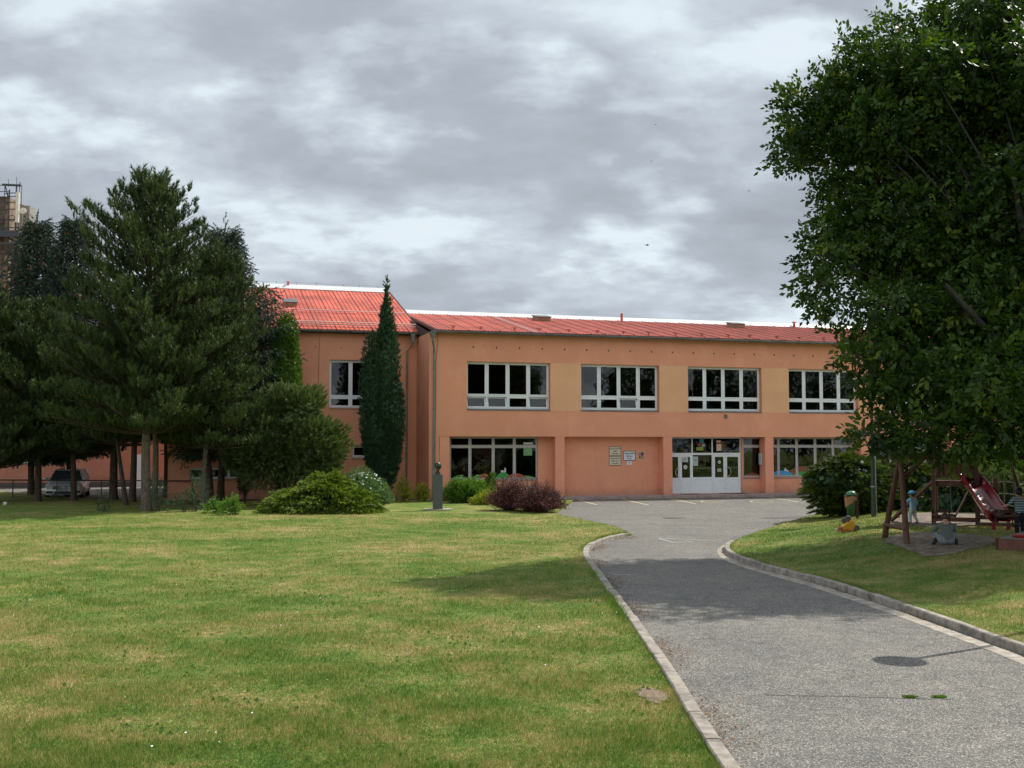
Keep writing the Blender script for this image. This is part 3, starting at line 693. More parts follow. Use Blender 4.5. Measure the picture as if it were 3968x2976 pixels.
def gutter(par, u0, u1, v, z, r=.085, every=1.5):
    mb = MB(); n = 8
    for i in range(n):
        a, b_ = PI+PI*i/n, PI+PI*(i+1)/n
        mb.quad((u0, v+r*math.cos(a), z+r*math.sin(a)), (u1, v+r*math.cos(a), z+r*math.sin(a)), (u1, v+r*math.cos(b_), z+r*math.sin(b_)), (u0, v+r*math.cos(b_), z+r*math.sin(b_)))
    for e in (u0, u1): mb.add([(e, v+r*math.cos(PI+PI*i/n), z+r*math.sin(PI+PI*i/n)) for i in range(n+1)], [tuple(range(n+1))])
    mb.tube([(u0, v-r, z), (u1, v-r, z)], .012, 6)
    o = mb.build('gutter', M['zinc'], par, smooth=False)
    k = int((u1-u0)/every)
    for j in range(k):
        br = MB(); u = u0+every*(j+.9)
        for i in range(n):
            a, b_ = PI+PI*i/n, PI+PI*(i+1)/n; q = r+.006
            br.quad((u-.02, v+q*math.cos(a), z+q*math.sin(a)), (u+.02, v+q*math.cos(a), z+q*math.sin(a)), (u+.02, v+q*math.cos(b_), z+q*math.sin(b_)), (u-.02, v+q*math.cos(b_), z+q*math.sin(b_)))
        br.build('gutter_bracket', M['dark'], o)
    return o
gutter(school, .0, UEND, -.50, 8.29, .10)
def downpipe(par, u, v, zt, zb, hop=.16):
    mb = MB()
    mb.add([(u-hop, v-hop*.7, zt), (u+hop, v-hop*.7, zt), (u+hop, v+hop*.6, zt), (u-hop, v+hop*.6, zt), (u-.06, v-.06, zt-.30), (u+.06, v-.06, zt-.30), (u+.06, v+.06, zt-.30), (u-.06, v+.06, zt-.30)],
           [(0, 1, 5, 4), (1, 2, 6, 5), (2, 3, 7, 6), (3, 0, 4, 7), (0, 1, 2, 3)], 1)
    mb.tube([(u, v, zt-.28), (u+.0, v, zt-.42), (u+.14, v+.30, zt-.78), (u+.16, v+.36, zt-1.0), (u+.15, v+.36, zb)], .052, 10, 0)
    for z in np.arange(zb+.6, zt-1.2, 1.9): mb.lathe([(.06, -.02), (.06, .02)], (u+.155, v+.36, z), 10, 1)
    return mb.build('downpipe', [M['pipe'], M['zinc']], par, smooth=False)
downpipe(school, .06, -.46, 8.24, .1)
MB().tube([(.42, -.02, 8.2), (.40, -.015, 7.6), (.33, -.015, 6.9), (.31, -.015, 3.2), (.30, -.015, .3)], .008, 5).build('lightning_wire', M['iron'], school)
for k in range(30):
    hk = MB(); u = 1.35+1.5*k+random.uniform(-.15, .15); z = 8.36+.75*.2118
    hk.bb((u-.14, .28, z+.10), (u+.14, .31, z+.13)); hk.bb((u-.015, .27, z), (u+.015, .33, z+.12)); hk.bb((u-.07, .24, z+.04), (u+.07, .26, z+.06)); hk.build('snow_hook', M['seam'], rf)
def hatch(par, u, v, z, w, l, slope):
    mb = MB(); mb.box((u, v, z+.10), (w, l, .26), 0, Matrix.Rotation(slope, 3, 'X')); mb.box((u, v-.02, z+.24), (w+.1, l+.1, .05), 1, Matrix.Rotation(slope, 3, 'X'))
    return mb.build('roof_hatch', [M['woodlight'], M['zinc']], par)
def zs_(v): return 8.36+(v+.45)*.2118
for u in (7.85, 20.1): hatch(rf, u, 6.2, zs_(6.2), .85, .7, math.atan(.2118))
def vent(par, u, v, z, h, r=.06, cap=True):
    mb = MB(); mb.lathe([(r, -.2), (r, h), (.001, h)], (u, v, z), 10)
    if cap: mb.lathe([(r*1.9, h+.04), (r*1.9, h+.06), (.001, h+.14)], (u, v, z), 10); mb.bb((u-.01, v-.01, z+h), (u+.01, v+.01, z+h+.08))
    return mb.build('vent_pipe', M['roofred'], par)
vent(rf, 13.33, 7.6, 10.1, .42, .075, False); vent(rf, 25.0, 7.7, 10.1, .22, .08); vent(rf, 37.0, 7.7, 10.1, .25, .08)
pins = MB()
for k in range(28): pins.tube([(1.2+1.55*k, 8, 10.25), (1.2+1.55*k, 8, 10.31)], .012, 4)
pins.tube([(.3, 8, 10.305), (UEND, 8, 10.305)], .006, 4); pins.build('lightning_rod_wire', M['iron'], rf)

# --- wing
LV = 3.0; WL = -12.15
mb = MB()
lw = [(-4.47, -1.15, 4.6, 7.03), (-3.29, -2.2, 2.08, 2.72), (-12+.25, -10.6, 4.6, 7.03), (-9.4, -6.2, 4.6, 7.03)]
lw.append((-11.45+.3, -7.5, 1.08, 1.62))
wall(mb, WL, -.003, -.1, 8.42, LV, [h for h in lw], .25, 0)
mb.quad((WL, LV, -.1), (WL, 21, -.1), (WL, 21, 8.42), (WL, LV, 8.42), 0); mb.quad((WL, 21, -.1), (0, 21, -.1), (0, 21, 8.42), (WL, 21, 8.42), 0)
mb.add([(WL, LV, 8.42), (WL, 21, 8.42), (WL, 12, 11.8)], [(0, 1, 2)], 0); mb.add([(-.01, LV, 8.42), (-.01, 21, 8.42), (-.01, 12, 11.8)], [(0, 1, 2)], 0)
mb.build('wall', [M['wall']], wing)
window(wing, [-4.47, -3.38, -2.28, -1.15], [4.62, 5.16, 7.03], LV+.2, sill=.22)
window(wing, [-3.29, -2.2], [2.1, 2.72], LV+.2, sill=.22)
window(wing, [-11.75, -10.6], [4.62, 5.16, 7.03], LV+.2, sill=.22); window(wing, [-9.4, -8.3, -7.2, -6.2], [4.62, 5.16, 7.03], LV+.2, sill=.22)
window(wing, [-11.15, -10.2, -9.3, -8.4, -7.5], [1.10, 1.62], LV+.2, sill=.22, sw=.03)
mb = MB(); mb.bb((WL+.3, 7, 0), (-.3, 7.1, 8)); mb.bb((WL+.3, LV+.3, 3.3), (-.3, 7, 3.5)); mb.bb((WL+.3, LV+.3, 7.5), (-.3, 7, 7.6)); mb.bb((-7, LV+.3, 0), (-6.9, 7, 7.5)); mb.bb((WL+.3, LV+.3, .05), (-.3, 7, .1)); mb.build('interior', M['inner'], wing)
bx = MB(); bx.bb((-4.40, LV+.36, 4.2), (-3.95, LV+.8, 5.85)); bx.build('cupboard', simple('brown_cupboard', (.28, .13, .06), .7), wing)
bx = MB(); bx.bb((-4.38, LV+.4, 5.86), (-4.25, LV+.6, 6.05)); bx.bb((-4.22, LV+.4, 5.86), (-4.0, LV+.6, 6.1)); bx.build('boxes_on_cupboard', simple('white_carton', (.45, .5, .42), .7), wing)
lr = sheet_roof('roof', wing, WL-.3, .16, 2.55, 8.52, 12, 11.86, .23, 4)
MB().quad((WL-.3, 12, 11.86), (.16, 12, 11.86), (.16, 21.45, 8.52), (WL-.3, 21.45, 8.52)).build('roof_back', M['roofred'], wing)
MB().prism([(11.68, 11.78), (11.90, 12.06), (12.10, 12.06), (12.32, 11.78)], (WL-.3, 0, 0), (0, 1, 0), (0, 0, 1), (-WL+.3, 0, 0)).build('ridge_cap', M['whitemetal'], lr)
b = MB().add([(.16, 2.55, 8.55), (.22, 2.55, 8.55), (.22, 12, 11.9), (.16, 12, 11.9), (.16, 2.55, 8.4), (.22, 2.55, 8.4), (.22, 12, 11.75), (.16, 12, 11.75)], [(0, 1, 2, 3), (4, 5, 6, 7), (0, 3, 7, 4), (1, 2, 6, 5)])
b.build('barge_board', M['iron'], lr)
MB().bb((WL, 2.62, 8.36), (-.01, LV, 8.44)).bb((WL, 2.6, 8.36), (-.01, 2.62, 8.49)).build('eave_board', M['dark'], wing)
gutter(wing, WL-.2, .1, 2.50, 8.46, .09)
mb = MB(); u, v = -.32, 2.48
mb.add([(u-.12, v-.1, 8.40), (u+.12, v-.1, 8.40), (u+.12, v+.1, 8.40), (u-.12, v+.1, 8.40), (u-.05, v-.05, 8.0), (u+.05, v-.05, 8.0), (u+.05, v+.05, 8.0), (u-.05, v+.05, 8.0)], [(0, 1, 5, 4), (1, 2, 6, 5), (2, 3, 7, 6), (3, 0, 4, 7)])
mb.tube([(u, v, 8.05), (u-.02, v+.05, 7.8), (u-.20, LV-.12, 7.55), (u-.20, LV-.1, .1)], .05, 8); mb.build('downpipe', M['pipe'], wing)
def zw(v): return 8.52+(v-2.55)*(3.34/9.45)
for vv, rails in ((3.15, (.10, .22)), (6.1, (.12,))):
    mb = MB(); z = zw(vv)
    for r in rails: mb.tube([(WL, vv-r*.25, z+r), (-.05, vv-r*.25, z+r)], .034, 6)
    for k in range(13): mb.bb((WL+.1+.92*k, vv-.06, z), (WL+.13+.92*k, vv+.02, z+rails[-1]+.02))
    mb.build('snow_rail', simple('pale_pink_metal', (.74, .52, .47), .4), lr)
hatch(lr, -6.05, 7.6, zw(7.6), .7, .75, math.atan(.3534))
vent(lr, -5.77, 11.9, 11.9, .22, .06)
pins = MB()
for u in (-11, -9.5, -8, -6.43, -5.27, -4.13, -2.53, -1.6, -.5): pins.tube([(u, 12, 11.98), (u, 12, 12.2)], .012, 4)
pins.tube([(WL, 12, 12.19), (-.3, 12, 12.19)], .005, 4); pins.build('lightning_rod_wire', M['iron'], lr)
MB().tube([(-4.95, 3.2, 8.8), (-4.95, 2.5, 8.55), (-4.97, LV-.02, 8.3), (-5.0, LV-.02, 7.6), (-5.02, LV-.02, 4.2), (-5.02, LV-.02, .2)], .009, 5).build('lightning_wire', M['iron'], wing)
vt = MB()
for u in (-5.2, -3.9, -2.6): vt.bb((u, LV-.01, 7.62), (u+.05, LV, 7.68))
vt.split('wall_vent', M['dark'], wing)
def text_mesh(txt, size, mat, parent, loc, name='lettering', align='CENTER', ext=.002, rot=None, bold=0):
    cu = bpy.data.curves.new('txt', 'FONT'); cu.body = txt; cu.size = size; cu.align_x = align; cu.align_y = 'CENTER'; cu.extrude = ext; cu.offset = bold
    cu.resolution_u = 3
    o = bpy.data.objects.new('txt', cu); COL.objects.link(o)
    dg = bpy.context.evaluated_depsgraph_get(); dg.update()
    me = bpy.data.meshes.new_from_object(o.evaluated_get(dg)); bpy.data.objects.remove(o)
    me.materials.clear(); me.materials.append(mat); m = bpy.data.objects.new(name, me); COL.objects.link(m)
    m.parent = parent; m.location = loc; m.rotation_euler = rot or (PI/2, 0, 0); return m
M['ink'] = simple('dark_lettering', (.03, .03, .035), .6); M['spray'] = simple('black_spray_paint', (.02, .015, .015), .8)
text_mesh('JČ', .42, M['spray'], wing, (-11.35, LV-.006, 1.75), 'graffiti', rot=(PI/2, R(6), 0))
# --- annex, far left
AV = 23.6
mb = MB(); ah = [(-24.5+.6, -22.3, 1.5, 3.2), (-21.7, -18.6, 1.5, 3.2), (-28, -25.5, 1.5, 3.2)]
wall(mb, -46, -12.2, -.1, 6.3, AV, ah, .2); mb.quad((-12.2, AV, -.1), (-12.2, AV+10, -.1), (-12.2, AV+10, 6.3), (-12.2, AV, 6.3)); mb.quad((-46, AV, -.1), (-46, AV+10, -.1), (-46, AV+10, 6.3), (-46, AV, 6.3)); mb.quad((-46, AV+10, -.1), (-12.2, AV+10, -.1), (-12.2, AV+10, 6.3), (-46, AV+10, 6.3))
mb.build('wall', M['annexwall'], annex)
MB().bb((-46, AV-.02, -.1), (-12.2, AV-.001, .32)).build('plinth', M['iron'], annex)
MB().bb((-46.3, AV-.4, 6.3), (-11.9, AV+10.4, 6.6)).build('roof', M['roofred'], annex)
MB().bb((-46, AV+3, 0), (-12.3, AV+3.1, 6.2)).build('interior', M['inner'], annex)
for h in ah: window(annex, [h[0], (h[0]+h[1])/2, h[1]], [1.55, 3.2], AV+.1, sill=.12)
dd = MB(); dd.bb((-14.6, AV-.04, 0), (-13.7, AV, 2.1)); dd.bb((-14.5, AV-.055, 1.1), (-13.8, AV-.04, 1.9)); dd.build('door', M['white'], annex)

# --- signs on the facade (things of their own)
def sign(name, label, u, z, w, h, board, frame, texts, ink, group=None, cat='sign'):
    t = thing(name, label, cat, W(u, .6, z), TH, group)
    mb = MB(); mb.bb((-w/2, -.03, -h/2), (w/2, -.004, h/2)); mb.build('board', board, t)
    if frame: mb = MB(); mb.bb((-w/2-.02, -.035, -h/2-.02), (w/2+.02, -.031, -h/2+.006)); mb.bb((-w/2-.02, -.035, h/2-.006), (w/2+.02, -.031, h/2+.02)); mb.bb((-w/2-.02, -.0345, -h/2+.006), (-w/2+.006, -.0315, h/2-.006)); mb.bb((w/2-.006, -.0345, -h/2+.006), (w/2+.02, -.0315, h/2-.006)); mb.build('frame', frame, t)
    for s, sz, z_ in texts: text_mesh(s, sz, ink, t, (0, -.036, z_), bold=.0015)
    return t
cream = simple('cream_enamel', (.68, .60, .46), .4, .04); whiteb = simple('white_enamel', (.70, .72, .76), .35, .04); brass = simple('brass_strip', (.25, .20, .10), .5, metal=.4)
sign('school_sign', 'cream sign starting with Soukromé, upper of the two cream signs on the porch wall', 9.985, 2.415, .62, .44, cream, brass, [('Soukromé odborné', .078, .12), ('učiliště', .078, -.005), ('Velký Újezd', .078, -.13)], M['ink'])
sign('school_sign', 'cream sign starting with Střední, lower of the two cream signs on the porch wall', 9.985, 1.915, .62, .44, cream, brass, [('Střední odborné', .078, .12), ('učiliště strojní', .078, -.005), ('Velký Újezd', .078, -.13)], M['ink'])
sign('school_sign', 'white sign reading ZÁKLADNÍ ŠKOLA in a dark frame by the entrance', 10.785, 2.175, .64, .46, whiteb, M['iron'], [('ZÁKLADNÍ', .115, .11), ('ŠKOLA', .115, -.035), ('Velký Újezd', .05, -.16)], M['ink'])
t = sign('notice_plate', 'small white plate with a dark heart under the ZÁKLADNÍ ŠKOLA sign', 10.78, 1.79, .29, .2, whiteb, None, [('č. 1', .045, -.05)], M['ink'])
MB().prism([(0, -.04), (.035, 0), (.035, .02), (.018, .032), (0, .018), (-.018, .032), (-.035, .02), (-.035, 0)], (0, -.034, .03), (1, 0, 0), (0, 0, 1), (0, .003, 0)).build('heart', M['ink'], t)
t = sign('coat_of_arms_plate', 'red quartered state coat of arms plate with pale border by the entrance', 11.445, 2.18, .34, .42, simple('pale_border', (.62, .50, .42), .5), None, [], M['ink'])
arm = MB(); ms = [simple('arms_red', (.25, .015, .03), .4), simple('arms_blue', (.02, .03, .10), .4), simple('arms_gold', (.55, .35, .05), .4), simple('arms_silver', (.55, .5, .5), .4), M['ink']]
for i, (x, z, m) in enumerate(((-.075, .09, 0), (.075, .09, 1), (-.075, -.09, 2), (.075, -.09, 0))):
    arm.bb((x-.07, -.034, z-.085), (x+.07, -.031, z+.085), m)
def lion(mb, x, z, m, s=1):     # rampant lion outline
    P = [(-.03, -.06), (-.01, -.06), (-.005, -.03), (.02, -.05), (.04, -.05), (.03, -.02), (.02, 0), (.05, .02), (.05, .035), (.015, .025), (.02, .05), (0, .065), (-.02, .055), (-.015, .02), (-.035, 0), (-.055, .03), (-.045, .06), (-.06, .05), (-.065, .01), (-.04, -.02)]
    mb.prism([(x+a*s, z+b*s) for a, b in P], (0, -.037, 0), (1, 0, 0), (0, 0, 1), (0, .002, 0), m)
lion(arm, -.07, .09, 3); lion(arm, .08, -.09, 3)
arm.prism([(.075+a, .09+b) for a, b in [(0, .06), (.06, .03), (.04, -.02), (.02, -.01), (.01, -.06), (-.01, -.06), (-.02, -.01), (-.04, -.02), (-.06, .03)]], (0, -.037, 0), (1, 0, 0), (0, 0, 1), (0, .002, 0), 0)
arm.prism([(-.075+a, -.09+b) for a, b in [(0, .06), (.06, .03), (.04, -.02), (.02, -.01), (.01, -.06), (-.01, -.06), (-.02, -.01), (-.04, -.02), (-.06, .03)]], (0, -.037, 0), (1, 0, 0), (0, 0, 1), (0, .002, 0), 4)
arm.build('arms', ms, t)
# door mats, wall lamp
for u, w_, lab in ((14.1, .95, 'thin dark doormat before the narrow left entrance door'), (16.6, 1.5, 'wide dark doormat before the right entrance door')):
    o = MB().box((0, 0, .01), (w_, .45, .02)).build('doormat', M['black'], bevel=.004); o.location = W(u, .28, .15); o.rotation_euler = (0, 0, TH); tag(o, lab, 'doormat', 'doormats at the school entrance')
t = thing('wall_lamp', 'small grey wall lamp on the facade under the third upper window', 'lamp', W(16.08, 0, 4.25), TH)
MB().bb((-.09, -.02, -.1), (.09, 0, .1)).build('bracket', M['zinc'], t); mb = MB(); mb.lathe([(.03, 0), (.09, -.1), (.001, -.1)], (0, -.12, .02), 12); mb.tube([(0, 0, .05), (0, -.12, .03)], .012, 6); mb.build('shade', M['pipe'], t)
# ------------------------------------------------------------------ vegetation
def unit(v): return v/np.maximum(np.linalg.norm(v, axis=-1, keepdims=True), 1e-9)
def needle_tpl(n, shoot, ln, w, spread=(35, 75), seed=1):
    r = np.random.default_rng(seed); V = []; Fq = []
    for i in range(n):
        z = shoot*r.uniform(.05, 1)**.8; a = r.uniform(0, 2*PI); t = R(r.uniform(*spread))*(1-.35*z/shoot); l = ln*r.uniform(.75, 1.15)
        d = np.array([math.cos(a)*math.sin(t), math.sin(a)*math.sin(t), math.cos(t)]); s = np.cross(d, r.normal(size=3)); s /= np.linalg.norm(s)
        b = np.array([0, 0, z]); V += [b-s*w*.5, b+s*w*.5, b+d*l]; Fq.append((3*i, 3*i+1, 3*i+2))
    return np.array(V), np.array(Fq)
def spray_tpl(n, L, ln, w, seed=2, flat=.35, droop=0.):
    """flattish branchlet along z with side needles/scales"""
    r = np.random.default_rng(seed); V = []; Fq = []
    for i in range(n):
        z = L*i/n; sd = 1 if i % 2 else -1; l = ln*r.uniform(.7, 1.2)*(1-.55*i/n); t = R(r.uniform(30, 60))
        d = np.array([sd*math.sin(t), r.normal()*flat, math.cos(t)]); d /= np.linalg.norm(d); s = np.cross(d, [0, 1, r.normal()*.5]); s /= np.linalg.norm(s)
        b = np.array([0, -droop*(z/L)**2*L, z]); V += [b-s*w*.5, b+s*w*.5, b+d*l]; Fq.append((3*i, 3*i+1, 3*i+2))
    return np.array(V), np.array(Fq)
def leaf_tpl(n, L, ln, w, seed=3, hang=0., pairs=False):
    """leaves (bent quads) along a stem"""
    r = np.random.default_rng(seed); V = []; Fq = []
    for i in range(n):
        f = (i+.6)/n; b = np.array([0, -hang*f*f*L, L*f]); a = (PI*(i % 2)+r.normal()*.3) if pairs else r.uniform(0, 2*PI); t = R(r.uniform(40, 75)) if i < n-1 else R(8)
        d = np.array([math.cos(a)*math.sin(t), math.sin(a)*math.sin(t)-hang*.6, math.cos(t)]); d /= np.linalg.norm(d)
        s = np.cross(d, r.normal(size=3)*.6+np.array([0, 1., 0])); s /= np.linalg.norm(s); up = np.cross(s, d)
        l = ln*r.uniform(.75, 1.15); q = w*l/ln
        V += [b, b+d*l*.45-s*q*.5+up*q*.12, b+d*l-up*l*.12, b+d*l*.5+s*q*.5+up*q*.12]; Fq.append((4*i, 4*i+1, 4*i+2, 4*i+3))
    return np.array(V), np.array(Fq)

def tube_batch(segs, n=4):
    """segs: list of (p0,p1,r0,r1) -> verts, quads"""
    A = np.array([s[0] for s in segs], float); B = np.array([s[1] for s in segs], float); ra = np.array([s[2] for s in segs]); rb = np.array([s[3] for s in segs])
    Rm = frames(B-A, np.zeros(len(A))); th = np.arange(n)*2*PI/n; ring = np.stack([np.cos(th), np.sin(th), 0*th], 1)
    V0 = np.einsum('nij,kj->nki', Rm, ring)*ra[:, None, None]+A[:, None]; V1 = np.einsum('nij,kj->nki', Rm, ring)*rb[:, None, None]+B[:, None]
    V = np.concatenate([V0, V1], 1).reshape(-1, 3); f = np.array([(k, (k+1) % n, n+(k+1) % n, n+k) for k in range(n)])
    Fq = f[None]+(np.arange(len(A))*2*n)[:, None, None]
    return V, Fq.reshape(-1, 4)
def trunk_obj(name, segs, mat, parent, n=6):
    V, Fq = tube_batch(segs, n); o = np_mesh(name, V, Fq, mat, parent); o.data.shade_smooth(); return o

PINE = needle_tpl(30, .22, .12, .017, (20, 65)); SPRUCE = needle_tpl(24, .30, .06, .026, (40, 90), 5); CYP = needle_tpl(11, .10, .11, .024, (5, 38), 6)
SPRAY = spray_tpl(16, .40, .10, .020); JUN = needle_tpl(13, .12, .10, .022, (10, 55), 8)
def conifer(name, label, base, H, rfn, z0, trunk_r, mat, barkm, kind='pine', step=.5, nb=7, tw=.26, group=None, lean=(0, 0), seed=1, dens=1., cones=0, low_r=None):
    r = random.Random(seed); t = thing(name, label, 'tree', base, 0, group)
    segs = []; lsegs = []; P = []; Dv = []; lx, ly = lean
    def tp(z): return np.array([lx*(max(z, 0)/H)**1.2+.05*math.sin(z*.8+seed), ly*(z/H)+.05*math.cos(z*.7), z])
    zz = list(np.linspace(-.1, H*.97, 16))
    for a, b in zip(zz[:-1], zz[1:]):
        ra = trunk_r*(1-max(a, 0)/H)**.8+.012+(.35*trunk_r if a < 0 else 0); rb = trunk_r*(1-b/H)**.8+.012; segs.append((tp(a), tp(b), ra, rb))
    z = z0; ph = r.uniform(0, 6)
    while z < H*.97:
        f = z/H; n = nb if f < .5 or kind != 'pine' else 5
        for i in range(n):
            az = ph+2*PI*i/n+r.uniform(-.35, .35); L = rfn(z, az)*(r.uniform(.74, 1.18) if kind == 'pine' else r.uniform(.75, 1.12))
            if L < .12: continue
            if kind == 'pine': rise, curl = (-.06+.85*f*f)*r.uniform(.6, 1.3)+r.uniform(-.08, .10), .20*r.uniform(.4, 1.4)
            else: rise, curl = (-.28+.55*f**2)*r.uniform(.7, 1.2), .22
            out = np.array([math.cos(az), math.sin(az), 0]); o = tp(z)
            K = max(3, int(L/.5)); pts = [o+out*L*s+np.array([0, 0, L*(rise*s+curl*s*s)]) for s in np.linspace(0, 1, K+1)]
            br = .010+.008*L
            for a in range(K): lsegs.append((pts[a], pts[a+1], br*(1-a/K)+.006, br*(1-(a+1)/K)+.006))
            side = np.array([-out[1], out[0], 0]); m = max(2, int(L/tw*dens))
            for q in range(m+1):
                s = .18+.82*q/m if L > .8 else q/m
                j = min(K-1, int(s*K)); p = pts[j]+(pts[j+1]-pts[j])*(s*K-j); tl = (.30*L*(1-s)+.22)*r.uniform(.6, 1.2)*(.8 if kind == 'pine' and f > .5 else 1); dirm = unit(pts[j+1]-pts[j])
                for sg in (-1, 1):
                    d = unit(dirm*.6+side*sg*.9*r.uniform(.5, 1.1)+np.array([0, 0, .25 if kind == 'pine' else -.15])); k2 = max(1, int(tl/.20*dens))
                    if tl > .35: lsegs.append((p, p+d*tl, .008, .004))
                    for w in range(k2+1):
                        c = p+d*tl*(w+.4)/(k2+.4)
                        P.append(c)
                        if kind == 'pine': Dv.append(unit(d*.55+np.array([r.gauss(0, .22), r.gauss(0, .22), .85])))
                        else: Dv.append(unit(d*.9+np.array([r.gauss(0, .2), r.gauss(0, .2), -.25-.5*r.random()])))
            P.append(pts[-1]); Dv.append(unit(out*.4+np.array([0, 0, 1.])) if kind == 'pine' else unit(pts[-1]-pts[-2]))
        z += step*.82*(1-.45*f)*r.uniform(.8, 1.2); ph += 1.1
    for k in range(4): P.append(tp(H*(.955+.012*k))+np.array([0, 0, .02*k])); Dv.append(np.array([r.gauss(0, .15), r.gauss(0, .15), 1.]))
    trunk_obj('trunk', segs, barkm, t); trunk_obj('branches', lsegs, M['darkbark'], t, 4)
    sc = rng.uniform(.8, 1.25, len(P)); foliage('crown', PINE if kind == 'pine' else SPRUCE, P, Dv, sc*(1.55 if kind == 'pine' else 1.45), mat, t)
    if cones:
        P = np.array(P); top = P[P[:, 2] > H*.66]; pick = top[rng.integers(0, len(top), cones)]+np.array([0, 0, -.12])
        tpl = MB().lathe([(.004, 0), (.026, .03), (.024, .08), (.003, .12)], n=5); V, Fq = scatter(np.array(tpl.v), np.array(tpl.f), pick, frames(np.tile([[0, .0, -1.]], (cones, 1))+rng.normal(0, .15, (cones, 3))), rng.uniform(1.8, 3., cones))
        o = np_mesh('cones', V, Fq, M['cone'], t); o['kind'] = 'stuff'
    return t
def prof(pts):
    zs, rs = [p[0] for p in pts], [p[1] for p in pts]
    return lambda z: float(np.interp(z, zs, rs))
def at(px, py): return G(px, py)
# dominant pine: profile from its outline
pA = prof([(2.6, 3.2), (4, 4.0), (6.5, 4.1), (8.5, 3.4), (10, 2.9), (11.5, 1.9), (12.6, .9), (13.7, .2)])
conifer('pine_tree', 'tallest pine with a pale grey trunk, its top rising above all other conifers', at(565, 1988), 13.6, lambda z, a: pA(z)*(.85+.15*math.cos(a-2.6)), 3.2, .19, M['pineleaf'], M['pinebark'], step=.55, seed=3)
pB = prof([(2.6, 2.0), (4, 2.5), (6, 2.2), (8, 1.8), (9.5, 1.1), (10.9, .25)])
conifer('pine_tree', 'dense pine right of the tallest one, thin upright trunk at the wing wall', at(790, 1975), 10.8, lambda z, a: pB(z), 2.6, .10, M['pineleaf'], M['pinebark'], seed=4, lean=(.25, 0))
conifer('pine_tree', 'pine whose trunk stands just behind the tall pine trunk', at(595, 1976), 9.0, lambda z, a: min(2.4, (9.2-z)*.6), 3.4, .14, M['pineleaf'], M['pinebark'], seed=6)
conifer('pine_tree', 'pine with a short dark trunk left of the silver car', at(141, 1949), 9.3, lambda z, a: min(2.9, (9.5-z)*.75), 2.5, .15, M['pineleaf'], M['darkbark'], seed=7, group='conifers in front of the annex')
conifer('pine_tree', 'low broad pine whose dark trunk stands before the silver car bonnet', at(280, 1947), 7.8, lambda z, a: min(2.7, (8-z)*.8), 2.3, .14, M['pineleaf'], M['darkbark'], seed=8, group='conifers in front of the annex')
conifer('pine_tree', 'pine with a thick dark trunk just right of the silver car', at(436, 1943), 8.4, lambda z, a: min(2.3, (8.6-z)*.7), 2.7, .20, M['pineleaf'], M['darkbark'], seed=9, lean=(.4, 0))
conifer('pine_tree', 'pine with a slim trunk leaning left between two thick trunks', at(490, 1968), 6.6, lambda z, a: min(1.8, (6.8-z)*.6), 2.8, .10, M['pineleaf'], M['darkbark'], seed=10, lean=(-1.2, 0))
conifer('pine_tree', 'pine with a straight dark trunk left of the tall pine trunk', at(512, 1953), 7.6, lambda z, a: min(2.0, (7.8-z)*.6), 2.7, .16, M['pineleaf'], M['darkbark'], seed=12)
conifer('pine_tree', 'thin pine close to the corner of the wing', at(637, 1932), 7.4, lambda z, a: min(1.8, (7.6-z)*.6), 3.2, .11, M['pineleaf'], M['darkbark'], seed=13)
conifer('pine_tree', 'dark pine with a stout trunk in front of the low strip window', at(808, 1958), 7.0, lambda z, a: min(2.2, (7.4-z)*.7), 2.4, .19, M['pineleaf'], M['darkbark'], seed=14, lean=(-.3, 0))
conifer('pine_tree', 'pine at the left picture edge with low yellowish green boughs', Vector((-24.6, 50.5, 0)), 9.6, lambda z, a: min(2.9, (9.8-z)*.7), 1.6, .17, M['pineleaf'], M['darkbark'], seed=15)
# spruces
conifer('spruce_tree', 'spruce with brown cones in front of the water tower', Vector((-25.4, 57.5, 0)), 15.0, lambda z, a: min(2.7, (15.3-z)*.36), 2.2, .16, M['spruceleaf'], M['darkbark'], 'spruce', step=.42, seed=16, cones=90, tw=.3)
conifer('spruce_tree', 'slender spruce top between the water tower and the tallest pine', Vector((-23.2, 57.0, 0)), 15.1, lambda z, a: min(2.3, (15.4-z)*.30), 2.6, .15, M['spruceleaf'], M['darkbark'], 'spruce', step=.42, seed=17, cones=60, tw=.3)
conifer('spruce_tree', 'bluish spruce with a cone-laden top, boughs reaching over the wing roof', Vector((-13.7, 51.2, 0)), 13.4, lambda z, a: min(3.1 if math.cos(a) > .5 and z < 9.5 else 2.4, (13.9-z)*(.32 if z > 10 else .55)), 2.6, .17, M['spruceleaf'], M['darkbark'], 'spruce', step=.40, seed=18, cones=90, tw=.3)

